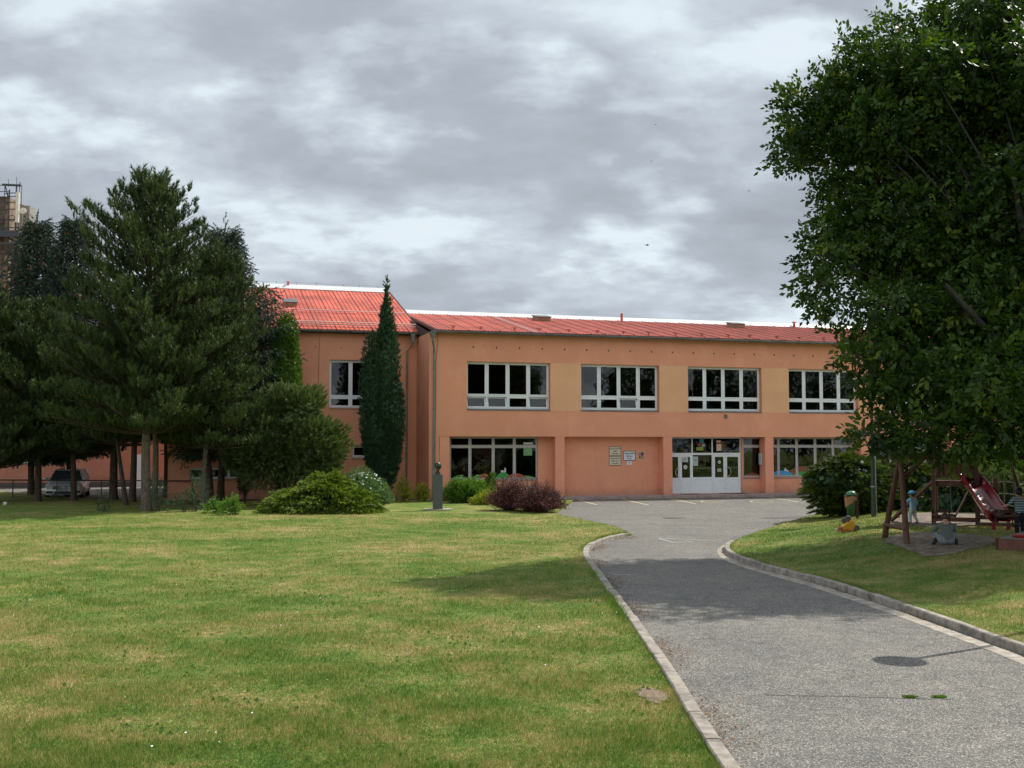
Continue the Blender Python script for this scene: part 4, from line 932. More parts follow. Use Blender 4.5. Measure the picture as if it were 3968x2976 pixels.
def blob_pts(n, c, r, shell=.55, seed=1, lump=.18, zmin=None):
    """points inside a lumpy ellipsoid, biased to its shell; returns points and outward directions"""
    q = np.random.default_rng(seed); d = unit(q.normal(size=(n, 3)))
    k = unit(q.normal(size=(9, 3))); l = 1+lump*sum(np.cos(3.3*(d@k[i])+i*1.7) for i in range(9))/2.6
    rad = (shell+(1-shell)*q.random(n)**.55)*l
    P = np.array(c)+d*rad[:, None]*np.array(r)
    nrm = unit(d/np.array(r))
    if zmin is not None: m = P[:, 2] > zmin; P, nrm = P[m], nrm[m]
    return P, nrm
def core(parts, mat, parent, name='inner_foliage', k=.8, seed=1):
    """dense inner foliage mass, leaf-rough, so the crown is not hollow"""
    P = []; Nn = []
    for i, (c, r) in enumerate(parts):
        a, b = blob_pts(int(420*(r[0]+r[1])*.5*r[2]*4), c, [x*k for x in r], .25, seed+i); P.append(a); Nn.append(b)
    P = np.vstack(P); Nn = np.vstack(Nn); m = P[:, 2] > .05; P = P[m]; Nn = Nn[m]
    tv = np.array([(-.07, -.055, 0), (.065, -.05, .02), (.075, .06, 0), (-.06, .065, .03)]); tf = np.array([(0, 1, 2, 3)])
    return foliage(name, (tv, tf), P, Nn+rng.normal(0, .5, Nn.shape), rng.uniform(.7, 1.4, len(P)), mat, parent)
def shrub(name, label, base, parts, tpl, mat, n, bark_=None, upb=.5, hor=0., sc=(.8, 1.2), cat='shrub', group=None, seed=1, stems=6, corek=.82, stem_r=.02, cname='foliage', cored=True, shell=.6, lump=.18):
    t = thing(name, label, cat, base, 0, group); P = []; Dv = []
    tot = sum(r[0]*r[1]+r[0]*r[2] for c, r in parts)
    for i, (c, r) in enumerate(parts):
        a, b = blob_pts(int(n*(r[0]*r[1]+r[0]*r[2])/tot), c, r, shell, seed*7+i, lump, .03); P.append(a)
        d = b*np.array([1, 1, 1-hor])+np.array([0, 0, upb])+rng.normal(0, .25, b.shape); Dv.append(d)
    P = np.vstack(P); Dv = np.vstack(Dv)
    foliage(cname, tpl, P, Dv, rng.uniform(*sc, len(P)), mat, t)
    if cored: core(parts, mat, t, 'inner_foliage', corek, seed)
    segs = []; r_ = random.Random(seed)
    for i in range(stems):
        c, rr_ = parts[i % len(parts)]; e = np.array(c)+np.array([r_.uniform(-.5, .5)*rr_[0], r_.uniform(-.5, .5)*rr_[1], r_.uniform(0, .6)*rr_[2]]); s = np.array([r_.uniform(-.12, .12), r_.uniform(-.12, .12), -.05])
        mid = (s+e)/2+np.array([r_.uniform(-.1, .1), 0, -.05]); segs += [(s, mid, stem_r, stem_r*.7), (mid, e, stem_r*.7, stem_r*.3)]
    trunk_obj('stems', segs, bark_ or M['darkbark'], t, 5)
    return t
# twin columnar cypress
cy = Vector((-6.15, 51.8, 0))
shrub('columnar_cypress', 'tall twin-stemmed columnar cypress with a thin pointed tip in front of the wing', cy,
      [((.12, 0, 5.6), (.62, .6, 3.5)), ((-.42, -.1, 4.9), (.62, .6, 3.0)), ((.45, 0, 3.9), (.58, .55, 2.4)), ((.1, 0, 8.4), (.27, .27, 1.6)), ((.12, 0, 9.9), (.055, .055, .9)), ((.0, 0, 2.0), (.75, .6, 1.55)), ((-.05, 0, 2.9), (.9, .6, 1.5))],
      CYP, M['cypressleaf'], 11000, upb=1.1, cat='tree', seed=21, stems=3, stem_r=.09, sc=(.8, 1.5), cname='crown', lump=.10)
th = Vector((-10.6, 50.8, 0))
shrub('thuja_column', 'round-topped bright green thuja column rising to the wing eave', th, [((0, 0, 5.0), (.70, .7, 3.7)), ((.0, 0, 7.6), (.52, .5, 1.3)), ((.05, 0, 3), (.72, .7, 3)), ((-.42, 0, 7.2), (.28, .3, .8))],
      CYP, M['thujaleaf'], 8000, upb=.9, cat='tree', seed=22, stems=3, stem_r=.08, cname='crown', lump=.08)
ju = Vector((-9.7, 48, 0))
shrub('juniper_tree', 'feathery multi-stemmed juniper under the thuja column', ju, [((0, 0, 3.4), (1.7, 1.4, 1.6)), ((-1.2, 0, 3.0), (1.5, 1.4, 1.6)), ((.95, 0, 2.6), (1.3, 1.2, 1.3)), ((1.5, -.1, 1.9), (.95, 1, .85)), ((.3, 0, 4.5), (.9, .9, .75)), ((-2.2, 0, 2.4), (1.1, 1.1, 1.0)), ((-.5, 0, 4.3), (.9, .9, .9))],
      JUN, M['juniperleaf'], 17000, upb=.5, cat='tree', seed=23, stems=9, stem_r=.05, cname='crown', sc=(.9, 2.1), lump=.34, corek=.66, shell=.5)
shrub('dying_thuja', 'narrow dark half-dead thuja by the low strip window', Vector((-12.4, 50.2, 0)), [((0, 0, 1.4), (.26, .26, .95)), ((0, 0, 2.0), (.3, .3, .6))], CYP, leafmat('withered_foliage', (.03, .022, .015), (.09, .06, .035), .05), 900, upb=1, seed=24, stems=2, stem_r=.05)
# golden spreading juniper
go = Vector((-7.65, 43.3, 0))
def tiers(base, label, parts, mat, n, seed, elmin=-.1, name='spreading_juniper', group=None, sc=(.9, 1.6), cmat=None):
    t = thing(name, label, 'shrub', base, 0, group); P = []; Dv = []; r_ = np.random.default_rng(seed); segs = []
    for (cx, cy_, cz), (rx, ry, rz), k in parts:
        for j in range(k):                # arching boughs that end in drooping fans
            a = r_.uniform(0, 2*PI); el = r_.uniform(elmin, 1.)*PI*.5; q = np.array([math.cos(a)*math.cos(el), math.sin(a)*math.cos(el), math.sin(el) if elmin < -.2 else max(0, math.sin(el))])
            tip = np.array([cx, cy_, cz])+q*np.array([rx, ry, rz])*r_.uniform(.86, 1.06); tip[2] = max(.12, tip[2])
            out = unit(np.array([q[0], q[1], .18])); out2 = unit(np.array([q[0]+1e-3, q[1], 0])); side = np.array([-out2[1], out2[0], 0])
            segs.append((np.array([cx*.5, cy_*.5, .05]), tip-out*.3, .018, .006))
            m = 15; s = r_.uniform(0, 1, m); off = r_.uniform(-1, 1, m)*.36*(1.05-.6*s)
            c = tip[None]-out[None]*(.65*(1-s))[:, None]+side[None]*off[:, None]; c[:, 2] += -.28*s**2*.55-.10*np.abs(off)+.10
            P.append(c); Dv.append(out[None]*.9+side[None]*off[:, None]*1.3+np.array([0, 0, .18])-np.array([0, 0, .65])*s[:, None]+r_.normal(0, .12, (m, 3)))
    P = np.vstack(P); Dv = np.vstack(Dv); m = P[:, 2] > .03; P, Dv = P[m], Dv[m]
    foliage('foliage', JUN, P, Dv, rng.uniform(*sc, len(P)), mat, t)
    core([(c, r) for c, r, k in parts], cmat or mat, t, 'inner_foliage', .8, seed); trunk_obj('stems', segs, M['darkbark'], t, 4); return t
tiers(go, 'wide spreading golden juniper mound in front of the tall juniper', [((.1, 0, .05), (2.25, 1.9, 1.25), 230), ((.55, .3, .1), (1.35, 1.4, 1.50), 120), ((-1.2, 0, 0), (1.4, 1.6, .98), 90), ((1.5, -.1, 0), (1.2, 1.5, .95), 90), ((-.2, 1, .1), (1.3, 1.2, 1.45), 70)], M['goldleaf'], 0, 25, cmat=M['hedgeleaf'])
# hedge junipers by the playground
for (x, y, parts, lab, sd) in [
    (12.15, 38.8, [((0, 0, .85), (1.75, 1.6, 1.2), 320), ((-.35, -.5, 1.15), (1.45, 1.2, .95), 180), ((.4, 0, .5), (1.4, 1.3, .8), 60)], 'dark spreading juniper with bright tips, nearest the asphalt yard', 31),
    (14.3, 39.4, [((0, 0, .8), (1.6, 1.5, 1.1), 240), ((.5, -.5, .6), (1.2, 1.1, 1.1), 90)], 'spreading juniper behind the green lamp post', 32),
    (15.2, 37.4, [((0, 0, .4), (1.5, 1.2, .95), 130)], 'low golden juniper behind the child in the blue cap', 33),
    (16.6, 39.8, [((0, 0, .8), (1.7, 1.6, 1.2), 240)], 'spreading juniper behind the wooden play tower', 34)]:
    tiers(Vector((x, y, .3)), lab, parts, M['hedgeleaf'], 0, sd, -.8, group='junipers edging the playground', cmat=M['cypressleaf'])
LF = leaf_tpl(9, .26, .085, .045, 3); LFs = leaf_tpl(10, .16, .05, .028, 4); LFn = leaf_tpl(9, .22, .11, .030, 7)
shrub('flowering_shrub', 'grey green shrub with white flowers between the golden juniper and the cypress', Vector((-6.55, 49.4, 0)), [((-.3, 0, .75), (.8, .8, .85)), ((.35, 0, .5), (.7, .7, .6)), ((.75, 0, .3), (.4, .5, .4))], LFs, M['softleaf'], 2600, upb=.5, seed=41, corek=.7)
fl = thing_fl = [o for o in bpy.data.objects if o.name.startswith('flowering_shrub')][0]
P, Nn = blob_pts(260, (-.2, 0, .75), (.9, .9, .9), .98, 77, .1, .5); P = P[(P[:, 2] > .8)][:60]; tv = np.array([(-.03, -.03, 0), (.03, -.03, 0), (.03, .03, 0), (-.03, .03, 0)]); foliage('flowers', (tv, np.array([(0, 1, 2, 3)])), P, np.tile([[0, -.6, .6]], (len(P), 1)), rng.uniform(.8, 1.5, len(P)), M['petal'], fl)['kind'] = 'stuff'
shrub('green_shrub', 'bright green leafy shrub between the bust and the red barberry', Vector((-2.0, 50.0, .05)), [((-.35, 0, .45), (.62, .5, .50)), ((.35, 0, .46), (.6, .5, .50)), ((0, 0, .4), (.8, .6, .45))], LF, M['shrubleaf'], 1500, upb=.9, seed=42, corek=.6)
shrub('yellow_shrub', 'low yellow green shrub at the left foot of the barberry', Vector((-1.15, 48.2, .05)), [((0, 0, .25), (.35, .3, .3)), ((-.35, .2, .15), (.3, .3, .2))], LFs, M['yellowleaf'], 420, upb=.6, seed=43, corek=.5)
shrub('thuja_sapling', 'young rusty green thuja behind the green shrub', Vector((-1.0, 50.3, .05)), [((0, 0, .7), (.2, .2, .65))], CYP, M['thujaleaf'], 420, upb=1.2, seed=44, cored=False, stems=2)
for i, (px, py, h, r_, lab) in enumerate([(1560, 1952, 1.15, .34, 'tall yellow leafed young shrub beside the cypress foot'), (1632, 1950, .85, .25, 'small yellow green shrub by the downpipe'), (826, 1998, .55, .42, 'low light green plant in the shade edge, left of the golden juniper'), (893, 2004, .72, .26, 'upright light green plant next to the golden juniper'), (1727, 1948, .7, .14, 'thin yellow green plant right behind the bust')]):
    b = G(px, py) if i < 2 or i == 4 else G(px, py)
    shrub('small_shrub', lab, b, [((0, 0, h*.45), (r_, r_, h*.42)), ((.05, 0, h*.8), (r_*.5, r_*.5, h*.25)), ((r_*.8, 0, h*.35), (r_*.5, r_*.4, h*.2))], LFs, M['yellowleaf'] if i not in (2, 3) else M['shrubleaf'], 260, upb=.6, seed=50+i, cored=False, stems=6, group='young shrubs in the bed', shell=.3, lump=.35, sc=(.9, 1.5))
for i, (px, py, h, r_, lab) in enumerate([(612, 1992, 1.4, .38, 'sparse grey green sapling right of the tall pine trunk'), (765, 1990, 1.6, .4, 'sparse grey green sapling with whippy stems before the thin pine'), (715, 1992, 1.0, .4, 'low straggly sapling between the two sparse ones'), (405, 1992, .9, .25, 'tiny sapling in the shade left of the tall pine trunk')]):
    shrub('sapling', lab, G(px, py), [((0, 0, h*.5), (r_, r_, h*.5))], LFs, M['cypressleaf'], int(170*h*r_*2), upb=.4, seed=60+i, cored=False, stems=7, stem_r=.012, group='saplings under the pines', shell=.2, lump=.3)
# barberry: arching thorny twigs
rb = Vector((.55, 43.3, .05)); t = thing('barberry_bush', 'dark red barberry bush with arching twigs beside the yard entrance', 'shrub', rb); P = []; Dv = []; segs = []; q = np.random.default_rng(5)
for (cx0, cy0, rx, hz, k) in ((-.65, .9, .95, 1.3, 300), (.55, -.35, .95, 1.22, 330), (.1, .4, .7, 1.25, 120)):
    for j in range(k):
        a = q.uniform(0, 2*PI); rr_ = rx*math.sqrt(q.uniform(.05, 1.15)); h = hz*(1-.55*(rr_/rx)**2)*q.uniform(.75, 1.08); e = np.array([cx0+rr_*math.cos(a), cy0+rr_*math.sin(a), max(.1, h-.12*(rr_/rx))]); s = np.array([cx0+q.normal(0, .12), cy0+q.normal(0, .12), 0]); m = (s+e)/2+np.array([0, 0, .28*h])
        prev = s
        for f in np.linspace(.2, 1, 7):
            c = (1-f)**2*s+2*f*(1-f)*m+f*f*e; segs.append((prev, c, .007, .005)); prev_d = unit(c-prev)
            if f > .3:
                for _ in range(2): P.append(c+q.normal(0, .05, 3)); Dv.append(prev_d+q.normal(0, .5, 3))
            prev = c
P = np.array(P); Dv = np.array(Dv); mk = P[:, 2] > .04; foliage('foliage', leaf_tpl(8, .10, .034, .022, 9), P[mk], Dv[mk], rng.uniform(.8, 1.4, mk.sum()), M['redleaf'], t); trunk_obj('twigs', segs, simple('barberry_twigs', (.12, .05, .04), .8), t, 3)
# shrubs right rear, behind the playground
for i, (x, y, h, r_, mat, lab) in enumerate([(17.4, 39.5, 2.3, 1.3, 'shrubleaf', 'light green shrub behind the slide'), (18.9, 38.4, 2.0, 1.2, 'shrubleaf', 'bright green shrub at the right picture edge'), (17.0, 37.0, 1.6, .9, 'juniperleaf', 'dark feathery conifer shrub behind the slide foot')]):
    shrub('garden_shrub', lab, Vector((x, y, .4)), [((0, 0, h*.5), (r_, r_, h*.5)), ((-.4, -.2, h*.35), (r_*.7, r_*.7, h*.38))], LF if i < 2 else JUN, M[mat], 2600, upb=.5, seed=70+i, group='shrubs behind the slide', lump=.25)

# ------------------------------------------------------------------ walnut tree
WN = leaf_tpl(7, .30, .145, .078, 12, hang=.75, pairs=True)
wb = Vector((12.6, 23.6, zr1(12.6, 23.6))); t = thing('walnut_tree', 'big dark walnut tree hanging over the playground and the drive', 'tree', wb)
blobs = [(3850, 60, 24, 1.3), (3740, 20, 22, .5), (3900, 150, 23, 1.2), (3570, 160, 23, .72), (3430, 235, 22, .8), (3335, 195, 23, .42), (3300, 315, 22.5, .65), (3190, 372, 22, .5), (3105, 445, 22.5, .55), (3260, 480, 22, .85), (3052, 585, 22, .36), (3150, 555, 23, .45), (3420, 420, 23, 1.15), (3650, 380, 23, 1.4), (3880, 400, 24, 1.6), (3310, 690, 22, .75), (3265, 800, 22, .55), (3500, 650, 23, 1.35), (3750, 650, 23, 1.5), (3930, 700, 24, 1.3), (3190, 985, 22, .52), (3165, 1110, 22, .38), (3240, 900, 22.5, .5), (3130, 1180, 22, .27), (3360, 950, 23, .95), (3550, 950, 23, 1.3), (3800, 950, 23, 1.4), (3420, 1190, 22, .7), (3300, 1300, 22, .6), (3262, 1390, 22, .38), (3310, 1460, 22, .35), (3560, 1250, 23, 1.2), (3800, 1250, 23, 1.3), (3950, 1200, 23, 1.2), (3460, 1500, 22.5, .62), (3650, 1480, 22.5, 1.0), (3870, 1480, 23, 1.1), (3385, 1660, 22, .5), (3300, 1690, 21.5, .28), (3540, 1655, 21.5, .40), (3690, 1690, 21.5, .50), (3800, 1680, 21.5, .45), (3930, 1670, 22, .55)]
blobs = [((x+62, y, Y, r*.85) if x < 3420 and y > 1150 else (x, y, Y, r)) for x, y, Y, r in blobs]
blobs = [(x, y, Y+4.2*min(1, max(0, (1450-y)/700)), r*(1+.18*min(1, max(0, (1450-y)/700)))) for x, y, Y, r in blobs]
B3 = [(D(x, y, Y), r) for x, y, Y, r in blobs]
for x, y, Y, r in blobs:
    if r > .9: B3 += [(D(x+70, y+10, Y+2.4), r*.9), (D(x+150, y, Y-1.0), r*.8)]
for z in (3.6, 5.2, 7, 8.8, 10.4, 11.6):
    rr_ = 4.3 if z < 9 else 3.2
    for k in range(7):
        a = 2*PI*k/7+z; p = wb+Vector((math.cos(a)*rr_*.75+.8, math.sin(a)*rr_*.75+(3.2 if z > 5 else 2.2), z-wb.z))
        if p.x/p.y > .50: B3.append((p, 1.35))
for z in (4.2, 6.0, 7.8):
    for x_, y_ in ((14.6, 26.6), (15.6, 28.6), (17, 27.4), (16.2, 25.4), (17.4, 30), (15.4, 30.4)): B3.append((Vector((x_+.3*z/6, y_, z)), 1.3))
P = []; Dv = []; segs = []; fork = np.array([.0, 0, 1.9]); q = np.random.default_rng(9)
for i, (c, r) in enumerate(B3):
    c = np.array(c-wb); n = int(250*r*r)+12; a, b = blob_pts(n, c, (r, r, r*.92), .35, 300+i, .28); P.append(a); Dv.append(b*.75+np.array([0, 0, -.55])+q.normal(0, .3, b.shape))
    # limb out to the cluster and twigs inside
    hub = np.array([c[0]*.30, c[1]*.30, 1.9+(c[2]-1.9)*.42]); mid = (hub+c)/2+np.array([0, 0, .35]); w = .014+.016*r
    segs += [(hub, mid, w*1.5, w), (mid, c, w, w*.5)]
    if i % 3 == 0 or i < 6: segs.append((fork, hub, .09, w*1.6))
    else: segs.append((fork*.2+hub*.8-np.array([0, 0, .3]), hub, w*1.8, w*1.5))
    for j in range(int(5*r)+2):
        e = c+unit(q.normal(size=3))*r*q.uniform(.6, .98); md = (c+e)/2+q.normal(0, .12*r, 3)+np.array([0, 0, .1]); segs.append((c, md, w*.3, .007)); segs.append((md, e, .007, .004))
P = np.vstack(P); Dv = np.vstack(Dv)
foliage('crown', WN, P, Dv, rng.uniform(.8, 1.35, len(P)), M['walnutleaf'], t)
tr = [((0, 0, -.3), (.02, 0, .4), .42, .30), ((.02, 0, .4), (0, .05, 1.2), .30, .26), ((0, .05, 1.2), (0, 0, 1.95), .26, .25), ((0, 0, 1.9), (-.5, .1, 4.2), .22, .15), ((-.5, .1, 4.2), (-1.2, .3, 6.8), .15, .09), ((-1.2, .3, 6.8), (-1.5, .3, 9), .09, .04), ((0, 0, 1.9), (.9, .5, 4.5), .2, .13), ((.9, .5, 4.5), (1.1, .6, 8), .13, .06), ((0, 0, 1.9), (-1.9, -.8, 3.9), .17, .11), ((-1.9, -.8, 3.9), (-3.6, -1.2, 5.6), .11, .05), ((0, 0, 2.), (-.8, 1.8, 4.2), .15, .08)]
trunk_obj('trunk', [(np.array(a), np.array(b), c, d) for a, b, c, d in tr]+segs, M['walnutbark'], t, 7)

# ------------------------------------------------------------------ grass blades
def blades(name, n, poly, zf, xr, yr, h=(.03, .065), w=.006, lab=None, seed=0, ypow=1.):
    q = np.random.default_rng(seed); u = q.random(n)
    y = yr[0]*(yr[1]/yr[0])**(u**ypow); x = q.uniform(-1, 1, n)
    x = (xr[0]+(xr[1]-xr[0])*(x*.5+.5))*y          # fan inside the view
    P2 = np.stack([x, y], 1); m = inside(P2, poly)
    for b in BARE: m &= ~inside(P2, b) | (q.random(n) < .16)
    # thin the sward where the lawn is worn
    P2 = P2[m]; n = len(P2); z = zf(P2); s = .8+.9*(P2[:, 1]/yr[1])
    clump = .75+.35*np.sin(P2[:, 0]*2.1+np.sin(P2[:, 1]*1.7))*np.sin(P2[:, 1]*2.6+np.cos(P2[:, 0]))
    hh = q.uniform(*h, n)*clump*(.9+.3*s); a = q.uniform(0, 2*PI, n); ln = q.uniform(.1, .9, n)*hh; ww = w*s*q.uniform(.7, 1.3, n); b = q.uniform(0, 2*PI, n)
    o = np.stack([P2[:, 0], P2[:, 1], z-.004], 1); dx = np.stack([np.cos(a), np.sin(a), 0*a], 1)*ww[:, None]/2
    tip = o+np.stack([np.cos(b)*ln, np.sin(b)*ln, hh], 1)
    V = np.stack([o-dx, o+dx, tip], 1).reshape(-1, 3); Fq = np.arange(3*n).reshape(n, 3)
    ob = np_mesh(name, V, Fq, M['blade'], None, np.repeat(q.random(n), 3)); tag(ob, lab, 'grass', kind='stuff'); return ob
blades('grass', 640000, lawnL, zL, (-.62, .30), (7.2, 42), lab='mown lawn grass with dry straw coloured patches left of the drive', seed=1, ypow=1.15, w=.0065)
blades('grass', 330000, lawnR, zR, (.10, .85), (12, 42), lab='shaded grass on the mound right of the drive', seed=2, ypow=1.0, w=.0075)
# overgrown lawn edges
def edge_grass(name, line, off, n, h, zf, lab, seed):
    q = np.random.default_rng(seed); d = densify([tuple(p) for p in line], .05); i = q.integers(0, len(d)-1, n); t_ = unit(d[np.minimum(i+1, len(d)-1)]-d[i]); nr = np.stack([-t_[:, 1], t_[:, 0]], 1)
    cl = .25+.75*(np.sin(i*.071)+np.sin(i*.023+1) > .75)
    P2 = d[i]+nr*(q.normal(off, .05, n)*1.)[:, None]; hh = q.uniform(.4, 1, n)*h*cl; a = q.uniform(0, 2*PI, n); b = q.uniform(0, 2*PI, n); ww = .008
    o = np.stack([P2[:, 0], P2[:, 1], zf(P2)-.01], 1); dx = np.stack([np.cos(a), np.sin(a), 0*a], 1)*ww/2; tip = o+np.stack([np.cos(b)*hh*.6, np.sin(b)*hh*.6, hh], 1)
    ob = np_mesh(name, np.stack([o-dx, o+dx, tip], 1).reshape(-1, 3), np.arange(3*n).reshape(n, 3), M['blade'], None, np.repeat(q.random(n)*.5, 3)); tag(ob, lab, 'grass', kind='stuff')
edge_grass('edge_grass', KLs, .06, 9000, .12, lambda p: np.full(len(p), .10), 'longer grass tufts growing over the left kerb', 3)
edge_grass('edge_grass', np.vstack([KLs[-1:], np.array([p[:2] for p in LE])]), 0, 7000, .08, lambda p: np.full(len(p), .0), 'ragged grass edge where the lawn meets the asphalt yard', 4)
edge_grass('edge_grass', KRs, -.17, 9000, .07, lambda p: np.full(len(p), .11), 'grass tufts along the right kerb', 5)
edge_grass('edge_grass', np.array([p[:2] for p in RE]), 0, 5000, .08, lambda p: np.full(len(p), .0), 'grass edge of the mound against the yard', 6)
# broad weed leaves, clover heads and daisies in the lawn
q = np.random.default_rng(8)
def lawn_points(n, yr, xr=(-.5, .22), poly=lawnL, cl=1.):
    y = q.uniform(yr[0]**.6, yr[1]**.6, n)**(1/.6); x = q.uniform(*xr, n)*y; P2 = np.stack([x, y], 1); m = inside(P2, poly)
    m &= (np.sin(x*1.3+2)*np.sin(y*.9+1)+q.normal(0, .5, n)) > cl-1; P2 = P2[m]; return np.column_stack([P2, zL(P2)])
P = lawn_points(2600, (7.2, 24)); foliage('clover_leaves', leaf_tpl(5, .03, .05, .035, 21), P, np.tile([[0, 0, 1.]], (len(P), 1))+q.normal(0, .2, (len(P), 3)), q.uniform(.35, .8, len(P)), leafmat('clover_leaf', (.08, .16, .03), (.15, .26, .06), .3), None)
tag(bpy.context.scene.objects[-1] if False else [o for o in bpy.data.objects if o.name == 'clover_leaves'][0], 'broad leaved clover and plantain in the lawn', 'weeds', kind='stuff')
P = lawn_points(240, (7.5, 34), cl=1.5)+np.array([0, 0, .06]); tv = np.array([(math.cos(a)*.014, math.sin(a)*.014, 0) for a in np.arange(6)*PI/3]+[(0, 0, .010)]); tf = np.array([(i, (i+1) % 6, 6) for i in range(6)])
foliage('daisies', (tv, tf), P, np.tile([[0, -.3, 1.]], (len(P), 1)), q.uniform(.4, .95, len(P)), M['petal'], None); tag([o for o in bpy.data.objects if o.name == 'daisies'][0], 'small white clover heads and daisies scattered in the lawn', 'flowers', kind='stuff')
c = [G(20, 2300), G(60, 2340), G(1930, 2170), G(2000, 2168), G(2260, 2062), G(90, 2345), G(1960, 2172)]
P = np.vstack([np.array(p)+np.column_stack([q.normal(0, .35, (14, 2)), np.full(14, .10)]) for p in c])[::3]; foliage('hawkbits', (tv, tf), P, np.tile([[0, -.3, 1.]], (len(P), 1)), q.uniform(.5, .9, len(P)), M['ypetal'], None); tag([o for o in bpy.data.objects if o.name == 'hawkbits'][0], 'small yellow flowers in clusters in the lawn', 'flowers', kind='stuff')
# dry leaves and litter along the kerbs
def litter(name, line, off, sp, n, lab, seed, mat):
    q = np.random.default_rng(seed); d = densify([tuple(p) for p in line], .05); i = q.integers(0, len(d)-1, n); i = i[(np.sin(i*.09)+q.normal(0, .6, len(i))) > .2]; t_ = unit(d[i+1]-d[i]); nr = np.stack([-t_[:, 1], t_[:, 0]], 1)
    P2 = d[i]+nr*(off+np.abs(q.normal(0, sp, len(i)))*(1 if off > 0 else -1))[:, None]; P = np.column_stack([P2, np.full(len(P2), .008)])
    tv = np.array([(-.02, 0, 0), (0, -.008, .004), (.022, 0, .002), (0, .008, .006)]); tf = np.array([(0, 1, 2, 3)]); o = foliage(name, (tv, tf), P, np.tile([[0, 0, 1.]], (len(P), 1))+q.normal(0, .25, (len(P), 3)), q.uniform(.3, 1.2, len(P)), mat, None); tag(o, lab, 'litter', kind='stuff')
lm = leafmat('dry_litter', (.09, .05, .03), (.34, .19, .10), .1)
litter('leaf_litter', KLs, -.17, .20, 9000, 'dry brown needles and leaves lying along the left kerb', 11, lm); litter('leaf_litter', KRs, .02, .08, 3200, 'dry leaves in the gutter of the right kerb', 12, lm)
for i, px in enumerate((3525, 3640)):
    p = G(px, 2703); n = 420; P = np.array(p)+np.column_stack([q.normal(0, .035, n), q.normal(0, .018, n), np.zeros(n)]); o = foliage('moss_tuft', leaf_tpl(3, .010, .020, .007, 31), P, np.tile([[0, 0, 1.]], (n, 1))+q.normal(0, .3, (n, 3)), q.uniform(.7, 1.2, n), M['shrubleaf'], None)
    tag(o, ['small grass tuft in a crack of the drive, left of two', 'small grass tuft in a crack of the drive, right of two'][i], 'grass', kind='stuff')
SKX, SKY, SKS = 4.4, 12.2, -1.0
